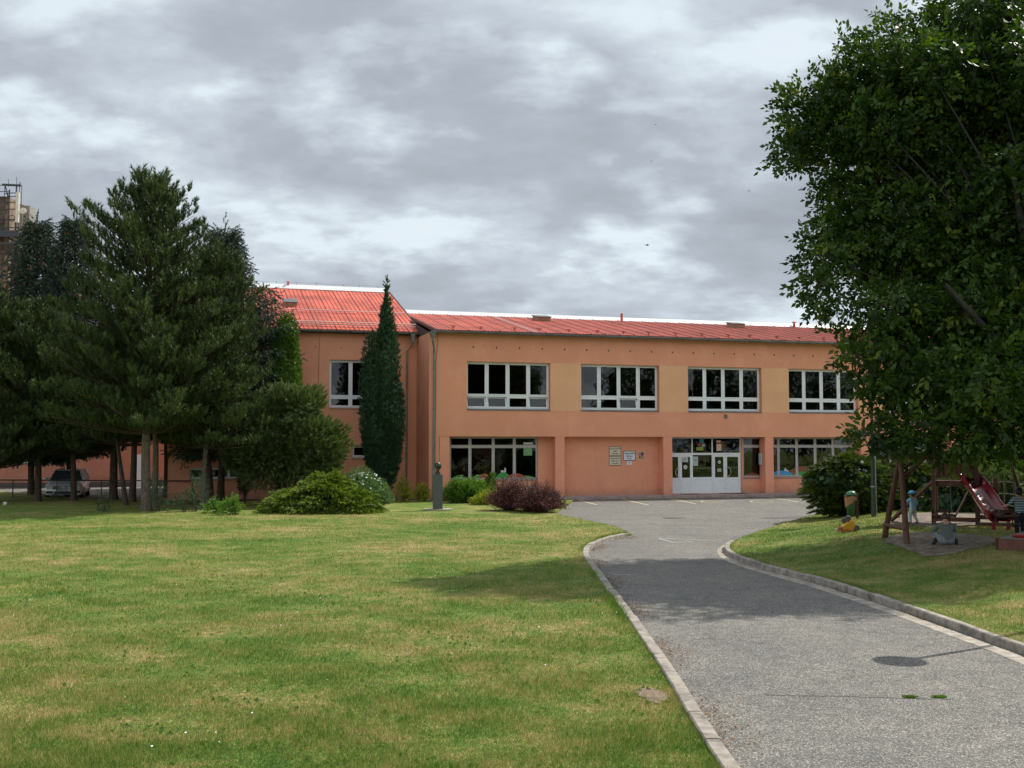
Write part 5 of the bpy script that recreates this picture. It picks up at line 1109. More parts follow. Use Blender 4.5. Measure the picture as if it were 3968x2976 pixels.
# ------------------------------------------------------------------ silver car behind the pines
def car():
    t = thing('parked_car', 'silver estate car parked nose-on behind the pine trunks', 'car', (-22.65, 54.9, 0), R(16))
    silver = simple('silver_car_paint', (.74, .77, .80), .3, .03, metal=.1, coat=.7); gls = simple('dark_car_glass', (.10, .12, .14), .05, .05, spec=1.)
    # body as cross sections along y (front at y=0, rear y=4.6): half width, and outline z
    secs = [(-.02, .78, .30, .52, .56), (.10, .86, .22, .62, .66), (.45, .90, .20, .74, .80), (1.05, .91, .20, .84, .92), (1.35, .91, .20, .90, .97), (3.9, .91, .22, .95, 1.00), (4.45, .86, .26, .92, .98), (4.62, .80, .34, .84, .88)]
    V = []; Fq = []
    for y, hw, zb, zs, zt in secs:
        ring = [(-hw*.92, zb), (-hw, zb+.12), (-hw, zs-.08), (-hw*.95, zs), (-hw*.80, zt-.01), (-hw*.35, zt+.012), (hw*.35, zt+.012), (hw*.80, zt-.01), (hw*.95, zs), (hw, zs-.08), (hw, zb+.12), (hw*.92, zb)]
        V += [(x, y, z) for x, z in ring]
    k = 12
    for i in range(len(secs)-1):
        for j in range(k): Fq.append((i*k+j, i*k+(j+1) % k, (i+1)*k+(j+1) % k, (i+1)*k+j))
    Fq += [tuple(range(k)), tuple(range((len(secs)-1)*k, len(secs)*k))[::-1]]
    mb = MB().add(V, Fq); body = mb.build('body', silver, t, smooth=True, bevel=0)
    cab = MB()
    lo = [(-.80, 1.20, .95), (.80, 1.20, .95), (.84, 4.35, .98), (-.84, 4.35, .98)]; hi = [(-.60, 2.0, 1.42), (.60, 2.0, 1.42), (.62, 4.0, 1.44), (-.62, 4.0, 1.44)]
    roof = [(-.50, 2.15, 1.47), (.50, 2.15, 1.47), (.52, 3.85, 1.48), (-.52, 3.85, 1.48)]
    cab.add(lo+hi, [(0, 1, 5, 4), (1, 2, 6, 5), (2, 3, 7, 6), (3, 0, 4, 7)], 0); cab.add(hi+roof, [(0, 1, 5, 4), (1, 2, 6, 5), (2, 3, 7, 6), (3, 0, 4, 7), (4, 5, 6, 7)], 1)
    cab.build('windscreen', [gls, silver], t)
    pil = MB()
    for a, b in ((0, 4), (1, 5), (2, 6), (3, 7)):
        pil.tube([(lo+hi)[a], (lo+hi)[b]], .035, 6)
    for y0, y1 in ((2.5, 2.62), (3.4, 3.5)):
        for s in (-1, 1): pil.tube([(s*.835, y0, .97), (s*.615, y0, 1.43)], .035, 5)
    pil.tube([hi[0], hi[1]], .03, 6); pil.tube([(-.60, 2.0, 1.43), (-.62, 4, 1.46)], .025, 5); pil.tube([(.60, 2.0, 1.43), (.62, 4, 1.46)], .025, 5); pil.build('pillar_frame', silver, t)
    blk = simple('black_plastic', (.02, .02, .022), .5); chrome = simple('chrome', (.7, .7, .7), .15, metal=1.)
    gr = MB(); gr.bb((-.50, -.045, .53), (.50, .02, .66), 0)
    for z in (.57, .61): gr.bb((-.50, -.052, z), (.50, -.046, z+.010), 1)
    gr.bb((-.62, -.05, .505), (.62, -.02, .522), 1); gr.build('grille', [blk, chrome], t)
    em = MB(); em.lathe([(.045, 0), (.055, 0), (.055, .01), (.045, .01)], n=16); em.v = [(x, -.055-z, .60+y) for x, y, z in em.v]
    em.tube([(-.03, -.06, .63), (-.012, -.06, .565), (0, -.06, .60), (.012, -.06, .565), (.03, -.06, .63)], .005, 4); em.build('emblem', chrome, t)
    for s in (-1, 1):
        h = MB(); h.add([(s*.50, -.05, .55), (s*.84, .06, .58), (s*.88, .28, .68), (s*.80, .10, .69), (s*.50, -.04, .655)], [(0, 1, 2, 3, 4)]); h.prism([(0, 0), (.3, .02), (.34, .10), (.28, .12), (0, .10)], (s*.505, -.052, .55), (s, .22, 0), (0, 0, 1), (0, .05, 0))
        h.build('headlight', simple('headlight_glass', (.5, .52, .55), .1, .05, spec=.9), t)
        m = MB(); m.ell((s*1.0, 1.42, 1.0), (.12, .07, .075), 10, 6); m.bb((s*.9-.06, 1.4, .95), (s*.9+.06, 1.46, .98)); m.build('wing_mirror', silver, t, smooth=True)
        f = MB(); f.bb((s*.48, -.035, .30), (s*.80, .03, .42), 0); f.bb((s*.46, -.04, .26), (s*.84, .0, .285), 1); f.build('fog_lamp_bay', [blk, chrome], t)
        for y in (.85, 3.75):
            w = MB().lathe([(.20, 0), (.31, .0), (.325, .03), (.325, .19), (.30, .215), (.2, .215)], n=20, m=0).lathe([(.001, .02), (.20, .0), (.2, .21), (.001, .2)], n=20, m=1)
            w.v = [(s*(.70)+s*z, y+x, .325+yy) for x, yy, z in w.v]; w.build('wheel', [M['black'], chrome], t)
    MB().bb((-.42, -.03, .26), (.42, .04, .40)).build('air_intake', blk, t)
    p = MB().bb((-.26, -.065, .41), (.26, -.052, .52)); po = p.build('number_plate', simple('plate_grey_white', (.35, .36, .36), .4), t)
    wp = MB(); wp.tube([(-.55, 1.28, 1.0), (.0, 1.45, 1.13)], .008, 4); wp.tube([(.05, 1.26, 1.0), (.58, 1.42, 1.12)], .008, 4); wp.build('wiper', blk, t)
car()
# railing
t = thing('tube_railing', 'dark tube railing between the lawn and the annex yard, in front of the silver car', 'railing', G(228, 1945)); o0 = G(228, 1945); ir = simple('dark_painted_steel', (.03, .03, .032), .5)
mb = MB(); L0 = D(0, 1858, 53.6)-o0; L1 = D(745, 1858, 52.)-o0; L0 = Vector((L0.x-1.5, L0.y, 1.02)); L1 = Vector((L1.x, L1.y, 1.02)); mb.tube([L0, L1], .03, 8); mb.build('rail', ir, t)
for k in range(6):
    p = L0+(L1-L0)*(k/5.); MB().tube([(p.x, p.y, 0), (p.x, p.y, 1.0)], .028, 8).build('post', ir, t)
# ball on the lawn
o = MB().ell((0, 0, .09), (.09, .09, .09), 14, 10).build('ball', simple('white_ball', (.62, .62, .6), .5), smooth=True); o.location = G(20, 1960, .09); tag(o, 'small white ball on the grass at the left picture edge', 'ball')
# ------------------------------------------------------------------ bust
b0 = Vector((-3.03, 44.4, .1)); t = thing('bust_monument', 'dark bronze head on a tall narrow granite pedestal on the lawn', 'monument', b0, R(4))
mb = MB().box((0, .05, .02), (1.12, .75, .05)); mb.build('base_plate', M['slab'], t, bevel=.01)
MB().box((0, 0, .745), (.40, .38, 1.40)).build('pedestal', M['granite'], t, bevel=.006)
MB().box((.0, 0, 1.49), (.21, .2, .09)).build('plinth', M['bronze'], t, bevel=.005)
# sculpted head, face turned right
hd = bmesh.new(); bmesh.ops.create_uvsphere(hd, u_segments=28, v_segments=20, radius=1.)
for v in hd.verts:
    x, y, z = v.co
    fx = x                                 # +x = face direction
    v.co.x = x*.150+(.012 if z < 0 else 0)*(1 if x > 0 else 0); v.co.y = y*(.115 if z > -.2 else .115*(1+.45*(z+.2))); v.co.z = z*.165
    if z < -.45 and x < .3: v.co.x *= .72
    if x > .80 and abs(y) < .32: v.co.x += .030*math.exp(-((z+.12)/.16)**2)*(1-abs(y)/.32)        # nose
    if x > .6: v.co.x += .012*math.exp(-((z-.25)/.12)**2)-.014*math.exp(-((z-.06)/.09)**2)*(1 if .12 < abs(y) < .5 else 0)+.008*math.exp(-((z+.45)/.1)**2)   # brow, eyes, mouth
    if z < -.7: v.co.x += .02*max(0, x)
me = bpy.data.meshes.new('head'); hd.to_mesh(me); hd.free(); me.shade_smooth(); me.materials.append(M['bronze'])
ho = bpy.data.objects.new('head', me); COL.objects.link(ho); ho.parent = t; ho.location = (.0, 0, 1.79); ho.rotation_euler = (0, R(4), R(35))
mb = MB().tube([(-.01, 0, 1.53), (-.012, 0, 1.60), (-.01, 0, 1.70)], [.062, .052, .068], 14); mb.build('neck', M['bronze'], t, smooth=True)
for s in (-1, 1): MB().ell((-.01, s*.113, 0), (.028, .014, .042), 10, 8).build('ear', M['bronze'], ho, smooth=True)
# bike rack
t = thing('bike_rack', 'dark steel bicycle rack behind the red barberry under the first porch window', 'bike rack', W(3.2, -.55, .1), TH); mb = MB(); st = simple('rack_steel', (.04, .06, .055), .5, metal=.3)
for k in range(9):
    u = k*.26; mb.tube([(u, 0, 0), (u+.02, -.02, .9), (u+.06, -.02, .98), (u+.10, -.02, .9), (u+.12, 0, 0)], .012, 5)
mb.build('hoops', st, t); MB().tube([(0, 0, .98), (2.2, 0, .98)], .014, 6).tube([(0, 0, .05), (2.2, 0, .05)], .014, 6).build('rail', st, t)
# barrel half and bed stones
t = thing('half_barrel', 'brown upended half barrel beside the green shrub', 'barrel', G(1742, 1941)); mb = MB().lathe([(.001, -.22), (.18, -.22), (.21, -.05), (.20, .2), (.18, .22), (.17, .18), (.18, -.1), (.001, -.1)], n=20); mb.v = [(z*.55+x*.25, y, .2+x*.95) for x, y, z in mb.v]; mb.build('tub', simple('rusty_brown', (.11, .055, .04), .6), t, smooth=True)
MB().lathe([(.215, -.02), (.222, -.02), (.222, .02), (.215, .02)], n=20).build('hoop', M['iron'], t).rotation_euler = (0, R(70), 0)
r_ = random.Random(4); proto = None
slabs = []
for i in range(16):
    u = -6.5+i*.42+r_.uniform(-.1, .1) if i < 12 else .2+(i-12)*.3; v = 1.0+r_.uniform(-.12, .12) if i < 12 else -1.5+.1*r_.random()
    if i >= 9 and i < 12: u, v = (-1.4+(i-9)*.5, .5-(i-9)*.6)
    bm = bmesh.new(); bmesh.ops.create_icosphere(bm, subdivisions=2, radius=1)
    for q_ in bm.verts: k = 1+.22*math.sin(q_.co.x*3+i)+.18*math.cos(q_.co.y*4+i*2); q_.co = Vector((q_.co.x*.17*k, q_.co.y*.12*k, max(-.4, q_.co.z)*.11*k))
    me = bpy.data.meshes.new('bed_stone'); bm.to_mesh(me); bm.free(); me.materials.append(M['stone']); o = bpy.data.objects.new('bed_stone', me); COL.objects.link(o); p = W(u, v, .14); o.location = p; o.rotation_euler = (r_.uniform(-.3, .3), r_.uniform(-.3, .3), r_.uniform(0, 6)); s = r_.uniform(.8, 1.4); o.scale = (s, s, s)
    tag(o, 'rough grey brown stone edging the flower bed in front of the school wing', 'stone', 'stones edging the flower bed')
# ------------------------------------------------------------------ lamp posts
def lamp(loc, lab, h, hooded, group='park lamps'):
    t = thing('street_lamp', lab, 'street lamp', loc, 0, group); gp = simple('dark_green_post_paint', (.03, .055, .04), .5)
    MB().tube([(0, 0, -.2), (0, 0, 1.15), (0, 0, 1.17), (0, 0, h)], [.075, .072, .052, .045], 14).build('post', gp, t, smooth=False)
    MB().lathe([(.001, .12), (.12, .10), (.33, .0), (.345, -.02), (.33, -.03), (.001, -.02)], (0, 0, h), 28).build('lamp_shade', simple('lamp_shade_grey', (.25, .27, .26), .5), t)
    MB().lathe([(.001, -.02), (.12, -.03), (.13, -.12), (.08, -.18), (.001, -.19)], (0, 0, h), 20).build('lamp_glass', simple('milky_glass', (.7, .7, .65), .3), t, smooth=True)
    if hooded:
        MB().tube([(.085, -.02, .75), (.082, -.02, 2.9)], .018, 6).tube([(.085, -.02, .75), (.11, -.02, .0)], .012, 6).lathe([(.08, -.02), (.08, .02)], (0, 0, .98), 12).build('cable_pipe', simple('pale_pipe', (.4, .4, .38), .5), t)
        MB().box((-.08, -.01, .99), (.06, .02, .03)).box((.1, -.03, .97), (.05, .05, .05)).build('clamp', M['zinc'], t)
pL = G(3385, 1994, .5); pL.z = zr1(pL.x, pL.y); lamp(pL, 'dark green lamp post with a pale cable pipe, standing before the junipers', 4.0, True)
SD = Vector((math.cos(R(33)), math.sin(R(33)), 0)); dsk = G(3499, 2566); hl = 4.0; p = dsk+SD*hl*.9; lamp(Vector((p.x, p.y, zr1(p.x, p.y))), 'lamp post right of the drive that throws the round shadow on the asphalt', hl-zr1(p.x, p.y), False)
# ------------------------------------------------------------------ litter bin
p = G(3298, 1993, .5); p.z = zr1(p.x, p.y); t = thing('litter_bin', 'green litter bin with domed lid and an orange bag hanging out, on a post', 'litter bin', p)
gb = simple('green_plastic', (.035, .10, .05), .35, .1); MB().lathe([(.001, .12), (.13, .12), (.165, .75), (.16, .76), (.13, .14)], n=20, sx=1, sy=.8).build('container', gb, t, smooth=True)
mb = MB().ell((0, 0, .80), (.17, .15, .13), 16, 10); mb.v = [(x+.05*max(0, z-.8)*4, y, max(z, .79)) for x, y, z in mb.v]; mb.build('lid', simple('green_plastic_light', (.07, .20, .11), .3), t, smooth=True)
MB().box((0, 0, .765), (.38, .28, .05)).build('rim', simple('dark_green_plastic', (.02, .05, .03), .4), t, bevel=.01)
MB().box((.20, 0, .42), (.07, .09, .85)).build('post', M['wooddark'], t)
bag = MB(); n = 20; tt = []
for i, (z, k) in enumerate(((.76, 1.0), (.68, 1.08), (.60, 1.06), (.52, 1.02))):
    for j in range(n):
        a = 2*PI*j/n; e = 1+.05*math.sin(a*5+i); droop = (.14*max(0, math.cos(a-2.9)))*i/3
        tt.append((math.cos(a)*.185*k*e, math.sin(a)*.15*k*e, z-droop*1.0+(.10*i/3 if math.cos(a) > .2 else 0)))
bag.add(tt, [(i*n+j, i*n+(j+1) % n, (i+1)*n+(j+1) % n, (i+1)*n+j) for i in range(3) for j in range(n)]); bag.build('bin_bag', leafmat('orange_bag', (.55, .27, .15), (.62, .33, .2), .35), t, smooth=True)
# ------------------------------------------------------------------ toy digger on its side
p = G(3283, 2058, .45); p.z = zr1(p.x, p.y); t = thing('toy_digger', 'yellow toy digger with grey wheels tipped over on the mound', 'toy', p, R(0)); yl = simple('yellow_plastic', (.62, .33, .02), .4); og = simple('orange_plastic', (.42, .11, .03), .45); gy = simple('grey_toy_tyre', (.10, .09, .10), .7)
mb = MB(); mb.prism([(-.12, .03), (.10, .03), (.22, .20), (.12, .34), (-.02, .24), (-.14, .16)], (0, -.09, 0), (1, 0, 0), (0, 0, 1), (0, .18, 0)); mb.build('cab', yl, t, bevel=.01)
mb = MB(); mb.prism([(-.16, 0), (.16, 0), (.18, .07), (-.10, .09)], (0, -.10, 0), (1, 0, 0), (0, 0, 1), (0, .20, 0)); mb.box((-.19, 0, .09), (.10, .14, .10)); mb.box((-.20, .03, .17), (.03, .03, .08)); mb.box((-.10, -.06, .15), (.05, .03, .04)); mb.build('chassis', og, t, bevel=.01)
MB().lathe([(.001, -.05), (.05, -.04), (.055, .03), (.001, .05)], (-.27, 0, .06), 12).build('lamp_nose', simple('cream_plastic', (.5, .42, .3), .5), t, smooth=True)
for c, a in (((.03, 0, .36), R(75)), ((.24, -.05, .12), R(40)), ((.22, .1, .08), R(40)), ((-.03, .12, .30), R(70))):
    w = MB().lathe([(.001, -.035), (.07, -.035), (.085, -.02), (.085, .02), (.07, .035), (.001, .035)], n=18); Mx = Matrix.Rotation(a, 3, 'Y') @ Matrix.Rotation(R(80), 3, 'X'); w.v = [tuple(Mx @ Vector(v_)+Vector(c)) for v_ in w.v]; w.build('wheel', gy, t, smooth=False)
# ------------------------------------------------------------------ swing frame
A = G(3527, 2106, .5); Bk = G(3452, 2082, .5); sw = Vector((9.25, 25.9, 0)); zg = zr1(9.25, 25.9); sw.z = zg
ang = R(1.5); t = thing('garden_swing', 'round-timber swing frame with a long top beam, legs splayed', 'swing', sw, ang); LB = 4.6
lg = lambda a, b, r0, r1, nm='leg', m='wood': MB().tube([a, b], [r0, r1], 12).build(nm, M[m], t)
for x0 in (0, LB):
    s = 1 if x0 == 0 else -1
    lg((x0-.06*s-.12*s, -.80, -.1), (x0+.02*s, .05, 2.08), .072, .060); lg((x0-.06*s-.05*s, .86, -.1), (x0-.01*s, -.05, 2.06), .070, .060)
    MB().tube([(x0-.17*s, -.72, .33), (x0-.13*s, .75, .33)], .045, 10).build('cross_rail', M['wood'], t)
    MB().tube([(x0-.02*s, 0, 1.42), (x0+.62*s, 0, 1.98)], .045, 10).build('brace', M['wood'], t); MB().tube([(x0+.0*s, .11, 1.62), (x0+.5*s, .08, 1.98)], .040, 10).build('brace', M['wooddark'], t)
MB().bb((-.24, -.06, 1.92), (LB+.24, .06, 2.08)).build('beam', M['wooddark'], t, bevel=.012)
def seat(x, lab, back=True, dy=0.):
    s = thing('hanging_swing', lab, 'swing seat', (sw.x+x*math.cos(ang), sw.y+x*math.sin(ang)+dy, zg), ang, 'seats hanging from the swing frame'); z = .38
    MB().bb((-.22, -.17, z), (.22, .17, z+.03)).build('seat', M['wooddark'], s, bevel=.004)
    bk = MB()
    for zz in (z+.14, z+.27): bk.bb((-.22, .14, zz), (.22, .17, zz+.07))
    bk.bb((-.22, -.17, z+.20), (-.19, .14, z+.25)); bk.bb((.19, -.17, z+.20), (.22, .14, z+.25)); bk.bb((-.22, -.17, z+.19), (.22, -.14, z+.24))
    for xx in (-.22, .19): bk.bb((xx, .14, z), (xx+.03, .17, z+.36))
    bk.build('backrest', M['wooddark'], s)
    for xx in (-.2, .2): MB().tube([(xx, 0, z+.22), (xx*.75, -dy*.5, 1.95)], .007, 5).build('rope', simple('grey_rope', (.2, .18, .15), .9), s)
seat(1.02, 'dark slatted swing seat hanging behind the crouching person'); seat(2.55, 'dark box swing seat beside the child in the striped shirt')
# ------------------------------------------------------------------ play tower + slide
T0 = G(3613, 2030, .5); T0.z = zr1(T0.x, T0.y); t = thing('play_tower', 'wooden play tower with stair, railed platform and climbing net', 'play tower', T0, R(-24)); zp = 1.22; Wd, Dp = 1.15, 1.25
def post(x, y, h, m='wood', w=.10): MB().bb((x-w/2, y-w/2, -.1), (x+w/2, y+w/2, h)).build('post', M[m], t, bevel=.006)
post(.05, .0, 2.9); post(Wd+.05, 0, 3.0, 'wooddark', .13); post(0.05, Dp, 2.9); post(Wd+.05, Dp, 2.9)
pf = MB(); pf.bb((0, .06, zp-.13), (Wd, .10, zp)); pf.bb((0, Dp-.10, zp-.13), (Wd, Dp-.06, zp))
for k in range(9): pf.bb((.0, .11+k*.115, zp), (Wd+.1, .11+k*.115+.10, zp+.03))
pf.build('platform', M['wood'], t)
def railing(a, b, m):
    mb = MB(); a = Vector(a); b = Vector(b); n = 9; d = (b-a).normalized()
    mb.tube([a+Vector((0, 0, .16)), b+Vector((0, 0, .16))], .028, 4); mb.tube([a+Vector((0, 0, .80)), b+Vector((0, 0, .80))], .028, 4)
    for k in range(n):
        c = a+(b-a)*((k+.5)/n); mb.box((c.x, c.y, c.z+.50), (.085 if abs(d.x) > .5 else .02, .02 if abs(d.x) > .5 else .085, .74))
    return mb.build('railing', m, t)
railing((.1, -.0, zp), (Wd-.02, -.0, zp), M['wood']); railing((.1, Dp, zp), (Wd, Dp, zp), M['wood']); railing((.05, .1, zp), (.05, Dp-.1, zp), M['woodlight'])
# tower roof
rf_ = MB(); rf_.add([(-.1, -.15, 2.9), (Wd+.2, -.15, 2.9), (Wd+.2, Dp+.15, 2.9), (-.1, Dp+.15, 2.9), (-.1, Dp/2, 3.5), (Wd+.2, Dp/2, 3.5)], [(0, 1, 5, 4), (3, 2, 5, 4), (0, 4, 3), (1, 5, 2), (0, 1, 2, 3)]); rf_.build('tower_roof', M['wood'], t)
# stair to the left
st_ = MB(); 
for s in (.25, .85):
    st_.tube([(-1.15, s, .05), (.0, s, zp-.02)], .055, 4)
st_.build('stringer', M['wood'], t)
for k in range(5):
    f = (k+.6)/5.2; MB().bb((-1.15+1.15*f-.06, .25, f*zp), (-1.15+1.15*f+.10, .85, f*zp+.03)).build('step', M['woodlight'], t)
low = MB(); low.bb((-.0, -.03, .10), (1.15, .03, .22)); low.bb((1.2, 0, .18), (2.5, .05, .30)); low.bb((1.2, -.35, .02), (2.45, -.30, .12)); low.bb((1.2, .7, .14), (2.5, .75, .25)); low.build('low_beam', M['wood'], t)
MB().bb((2.45, -.05, -.1), (2.57, .07, .72)).build('post', M['wood'], t); MB().bb((1.62, -.3, -.1), (1.74, -.18, 1.35)).build('post', M['wood'], t)
MB().tube([(.55, .02, .12), (1.1, .02, 1.25)], .03, 6).build('diagonal_brace', M['woodlight'], t)
nt_ = MB(); x0, y0 = 1.3, 1.1
for k in range(5): nt_.tube([(x0+.3*k, y0, .15), (x0+.3*k, y0, 1.35)], .010, 4)
for k in range(4): nt_.tube([(x0, y0, .2+.34*k), (x0+.35, y0-.03, .17+.34*k), (x0+.6, y0, .2+.34*k), (x0+.9, y0-.03, .17+.34*k), (x0+1.2, y0, .2+.34*k)], .010, 4)
nt_.build('climbing_net', simple('grey_net_rope', (.35, .34, .30), .9), t)
MB().tube([(2.55, .9, 0), (1.9, .6, 2.5)], .05, 8).build('leaning_pole', M['wooddark'], t)
# slide
red = simple('red_slide_plastic', (.24, .010, .022), .22, .08, 3, coat=.3)
def slide():
    a = D(3748, 1872, 30.9); a2 = D(3795, 1866, 31.3); pts_l = [(3733, 1856, 31.2), (3748, 1872, 31.0), (3772, 1898, 30.6), (3795, 1930, 30.2), (3822, 1968, 29.7), (3850, 1996, 29.3), (3872, 2012, 29.05)]
    t = thing('slide', 'glossy dark red plastic slide running down from the play tower', 'slide', Vector((13.4, 29.6, zr1(13.4, 29.6))))
    o = t.location; mb = MB(); n = 14
    top = Vector((D(3760, 1885, 31).x, 31.0, zr1(12.9, 31)+1.24)); bot = Vector((D(3878, 2020, 29.1).x, 29.1, zr1(13, 29.1)+.28)); prof_ = []
    side = (Vector((bot.x-top.x, bot.y-top.y, 0)).normalized()).cross(Vector((0, 0, 1)))*-1
    rings = []
    for i in range(n+1):
        f = i/n; z = top.z+(bot.z-top.z)*(f+.10*math.sin(2*PI*f)*-1*(.6)) if f < .99 else bot.z; c = top+(bot-top)*f; c.z = top.z+(bot.z-top.z)*(f*f*(3-2*f)*.55+f*.45)
        ring = []
        for (s, h) in ((-.29, .20), (-.33, .17), (-.30, .12), (-.25, .02), (-.15, -.02), (.15, -.02), (.25, .02), (.30, .12), (.33, .17), (.29, .20)):
            ring.append(c+side*s*.95+Vector((0, 0, h*1.1)))
        under = [c+side*s*.95+Vector((0, 0, h)) for s, h in ((.33, .10), (.28, -.06), (-.28, -.06), (-.33, .10))]
        rings.append([p-o for p in ring+under])
    k = len(rings[0])
    mb.add([p for r in rings for p in r], [(i*k+j, i*k+(j+1) % k, (i+1)*k+(j+1) % k, (i+1)*k+j) for i in range(n) for j in range(k)]+[tuple(range(k)), tuple(range(n*k, n*k+k))[::-1]])
    mb.build('chute', red, t, smooth=True)
    f = MB(); c = bot-o; f.tube([c+side*-.2+Vector((0, 0, -.05)), c+side*-.2+Vector((0, 0, -.32))], .05, 8); f.tube([c+side*.2+Vector((0, 0, -.05)), c+side*.2+Vector((0, 0, -.32))], .05, 8); f.build('foot', red, t)
    return t
slide()
# sandbox
p = Vector((10.35, 23.3, zr1(10.35, 23.3))); c0 = G(3866, 2093, .72); t = thing('sandbox', 'reddish timber sandbox with a grey green cover at the right picture edge', 'sandbox', (c0.x, c0.y, zr1(c0.x, c0.y)), R(-38)); mb = MB()
for a, b in (((0, 0), (2.2, 0)), ((0, 0), (0, 2.2)), ((2.2, 0), (2.2, 2.2)), ((0, 2.2), (2.2, 2.2))):
    mb.bb((a[0]-.03, a[1]-.03, -.08), (b[0]+.03, b[1]+.03, .25))
mb.build('frame', wood('red_brown_board', (.17, .06, .045)), t, bevel=.005); mb = MB(); mb.bb((.04, .04, .20), (2.16, 2.16, .262)); mb.build('cover', simple('grey_green_tarp', (.14, .19, .17), .7), t)
o = MB().lathe([(.001, 0), (.17, 0), (.20, .05), (.18, .06), (.001, .05)], n=18).build('toy_dish', simple('red_toy_plastic', (.42, .02, .01), .4)); o.location = Vector(t.location)+Vector((.40*math.cos(R(-38))-.35*math.sin(R(-38)), .40*math.sin(R(-38))+.35*math.cos(R(-38)), .265)); tag(o, 'flat red plastic toy lying on the sandbox cover', 'toy')
# ------------------------------------------------------------------ people
def person(label, loc, rz, J, Rd, bones, mats, matfun, hair=None, scale=1.):
    """one continuous skinned body from a joint skeleton (local coordinates, +y = facing)"""
    names = list(J); me = bpy.data.meshes.new('person'); me.from_pydata([Vector(J[k])*scale for k in names], [(names.index(a), names.index(b)) for a, b in bones], [])
    o = bpy.data.objects.new('person_tmp', me); COL.objects.link(o)
    m = o.modifiers.new('skin', 'SKIN'); m.use_smooth_shade = True
    for i, k in enumerate(names):
        sv = me.skin_vertices[0].data[i]; r = Rd.get(k, .03); r = r if isinstance(r, tuple) else (r, r); sv.radius = (r[0]*scale, r[1]*scale); sv.use_root = (k == 'pelvis')
    s = o.modifiers.new('sub', 'SUBSURF'); s.levels = s.render_levels = 2
    dg = bpy.context.evaluated_depsgraph_get(); dg.update(); nm = bpy.data.meshes.new_from_object(o.evaluated_get(dg)); bpy.data.objects.remove(o)
    ob = bpy.data.objects.new('person', nm); COL.objects.link(ob); ob.location = loc; ob.rotation_euler = (0, 0, rz)
    nm.materials.clear()
    for q_ in mats: nm.materials.append(q_)
    idx = []
    segs = [(Vector(J[a])*scale, Vector(J[b])*scale, a, b) for a, b in bones]
    for f in nm.polygons:
        c = f.center; best = None
        for a, b, na, nb in segs:
            ab = b-a; tt = max(0, min(1, (c-a).dot(ab)/max(1e-9, ab.length_squared))); d = (c-(a+ab*tt)).length
            if best is None or d < best[0]: best = (d, na, nb, tt)
        idx.append(matfun(best[1], best[2], best[3], c/scale))
    nm.polygons.foreach_set('material_index', idx); nm.shade_smooth(); tag(ob, label, 'person'); return ob
skin = simple('skin', (.50, .27, .19), .5, .06); hairb = simple('dark_brown_hair', (.045, .025, .018), .6)
def hand(J, Rd, bones, side, wrist, d, k):
    """palm, four fingers and a thumb"""
    w = Vector(wrist); d = Vector(d).normalized(); x = d.cross(Vector((0, 0, 1))) if abs(d.z) < .9 else Vector((0, 1, 0)); x.normalize(); pn = f'palm{side}'; J[pn] = w+d*.05*k; Rd[pn] = .024*k; bones.append((f'wrist{side}', pn))
    for i, (o_, l) in enumerate(((-.026, .050), (-.009, .060), (.009, .056), (.026, .044))):
        b0 = w+d*.085*k+x*o_*k; m = b0+(d+Vector((0, 0, -.12))).normalized()*l*.5*k; e = m+(d+Vector((0, 0, -.5))).normalized()*l*.5*k
        for nm_, p_, r_ in ((f'fa{side}{i}', b0, .0095), (f'fb{side}{i}', m, .0085), (f'fc{side}{i}', e, .007)): J[nm_] = p_; Rd[nm_] = r_*k
        bones.extend([(pn, f'fa{side}{i}'), (f'fa{side}{i}', f'fb{side}{i}'), (f'fb{side}{i}', f'fc{side}{i}')])
    b0 = w+d*.03*k+x*(-.035)*k; e = b0+(d*.6-x*.8).normalized()*.04*k; J[f'ta{side}'] = b0; J[f'tb{side}'] = e; Rd[f'ta{side}'] = .010*k; Rd[f'tb{side}'] = .008*k; bones.extend([(pn, f'ta{side}'), (f'ta{side}', f'tb{side}')])
def isfinger(n): return n[:2] in ('fa', 'fb', 'fc', 'ta', 'tb') or n.startswith('palm')
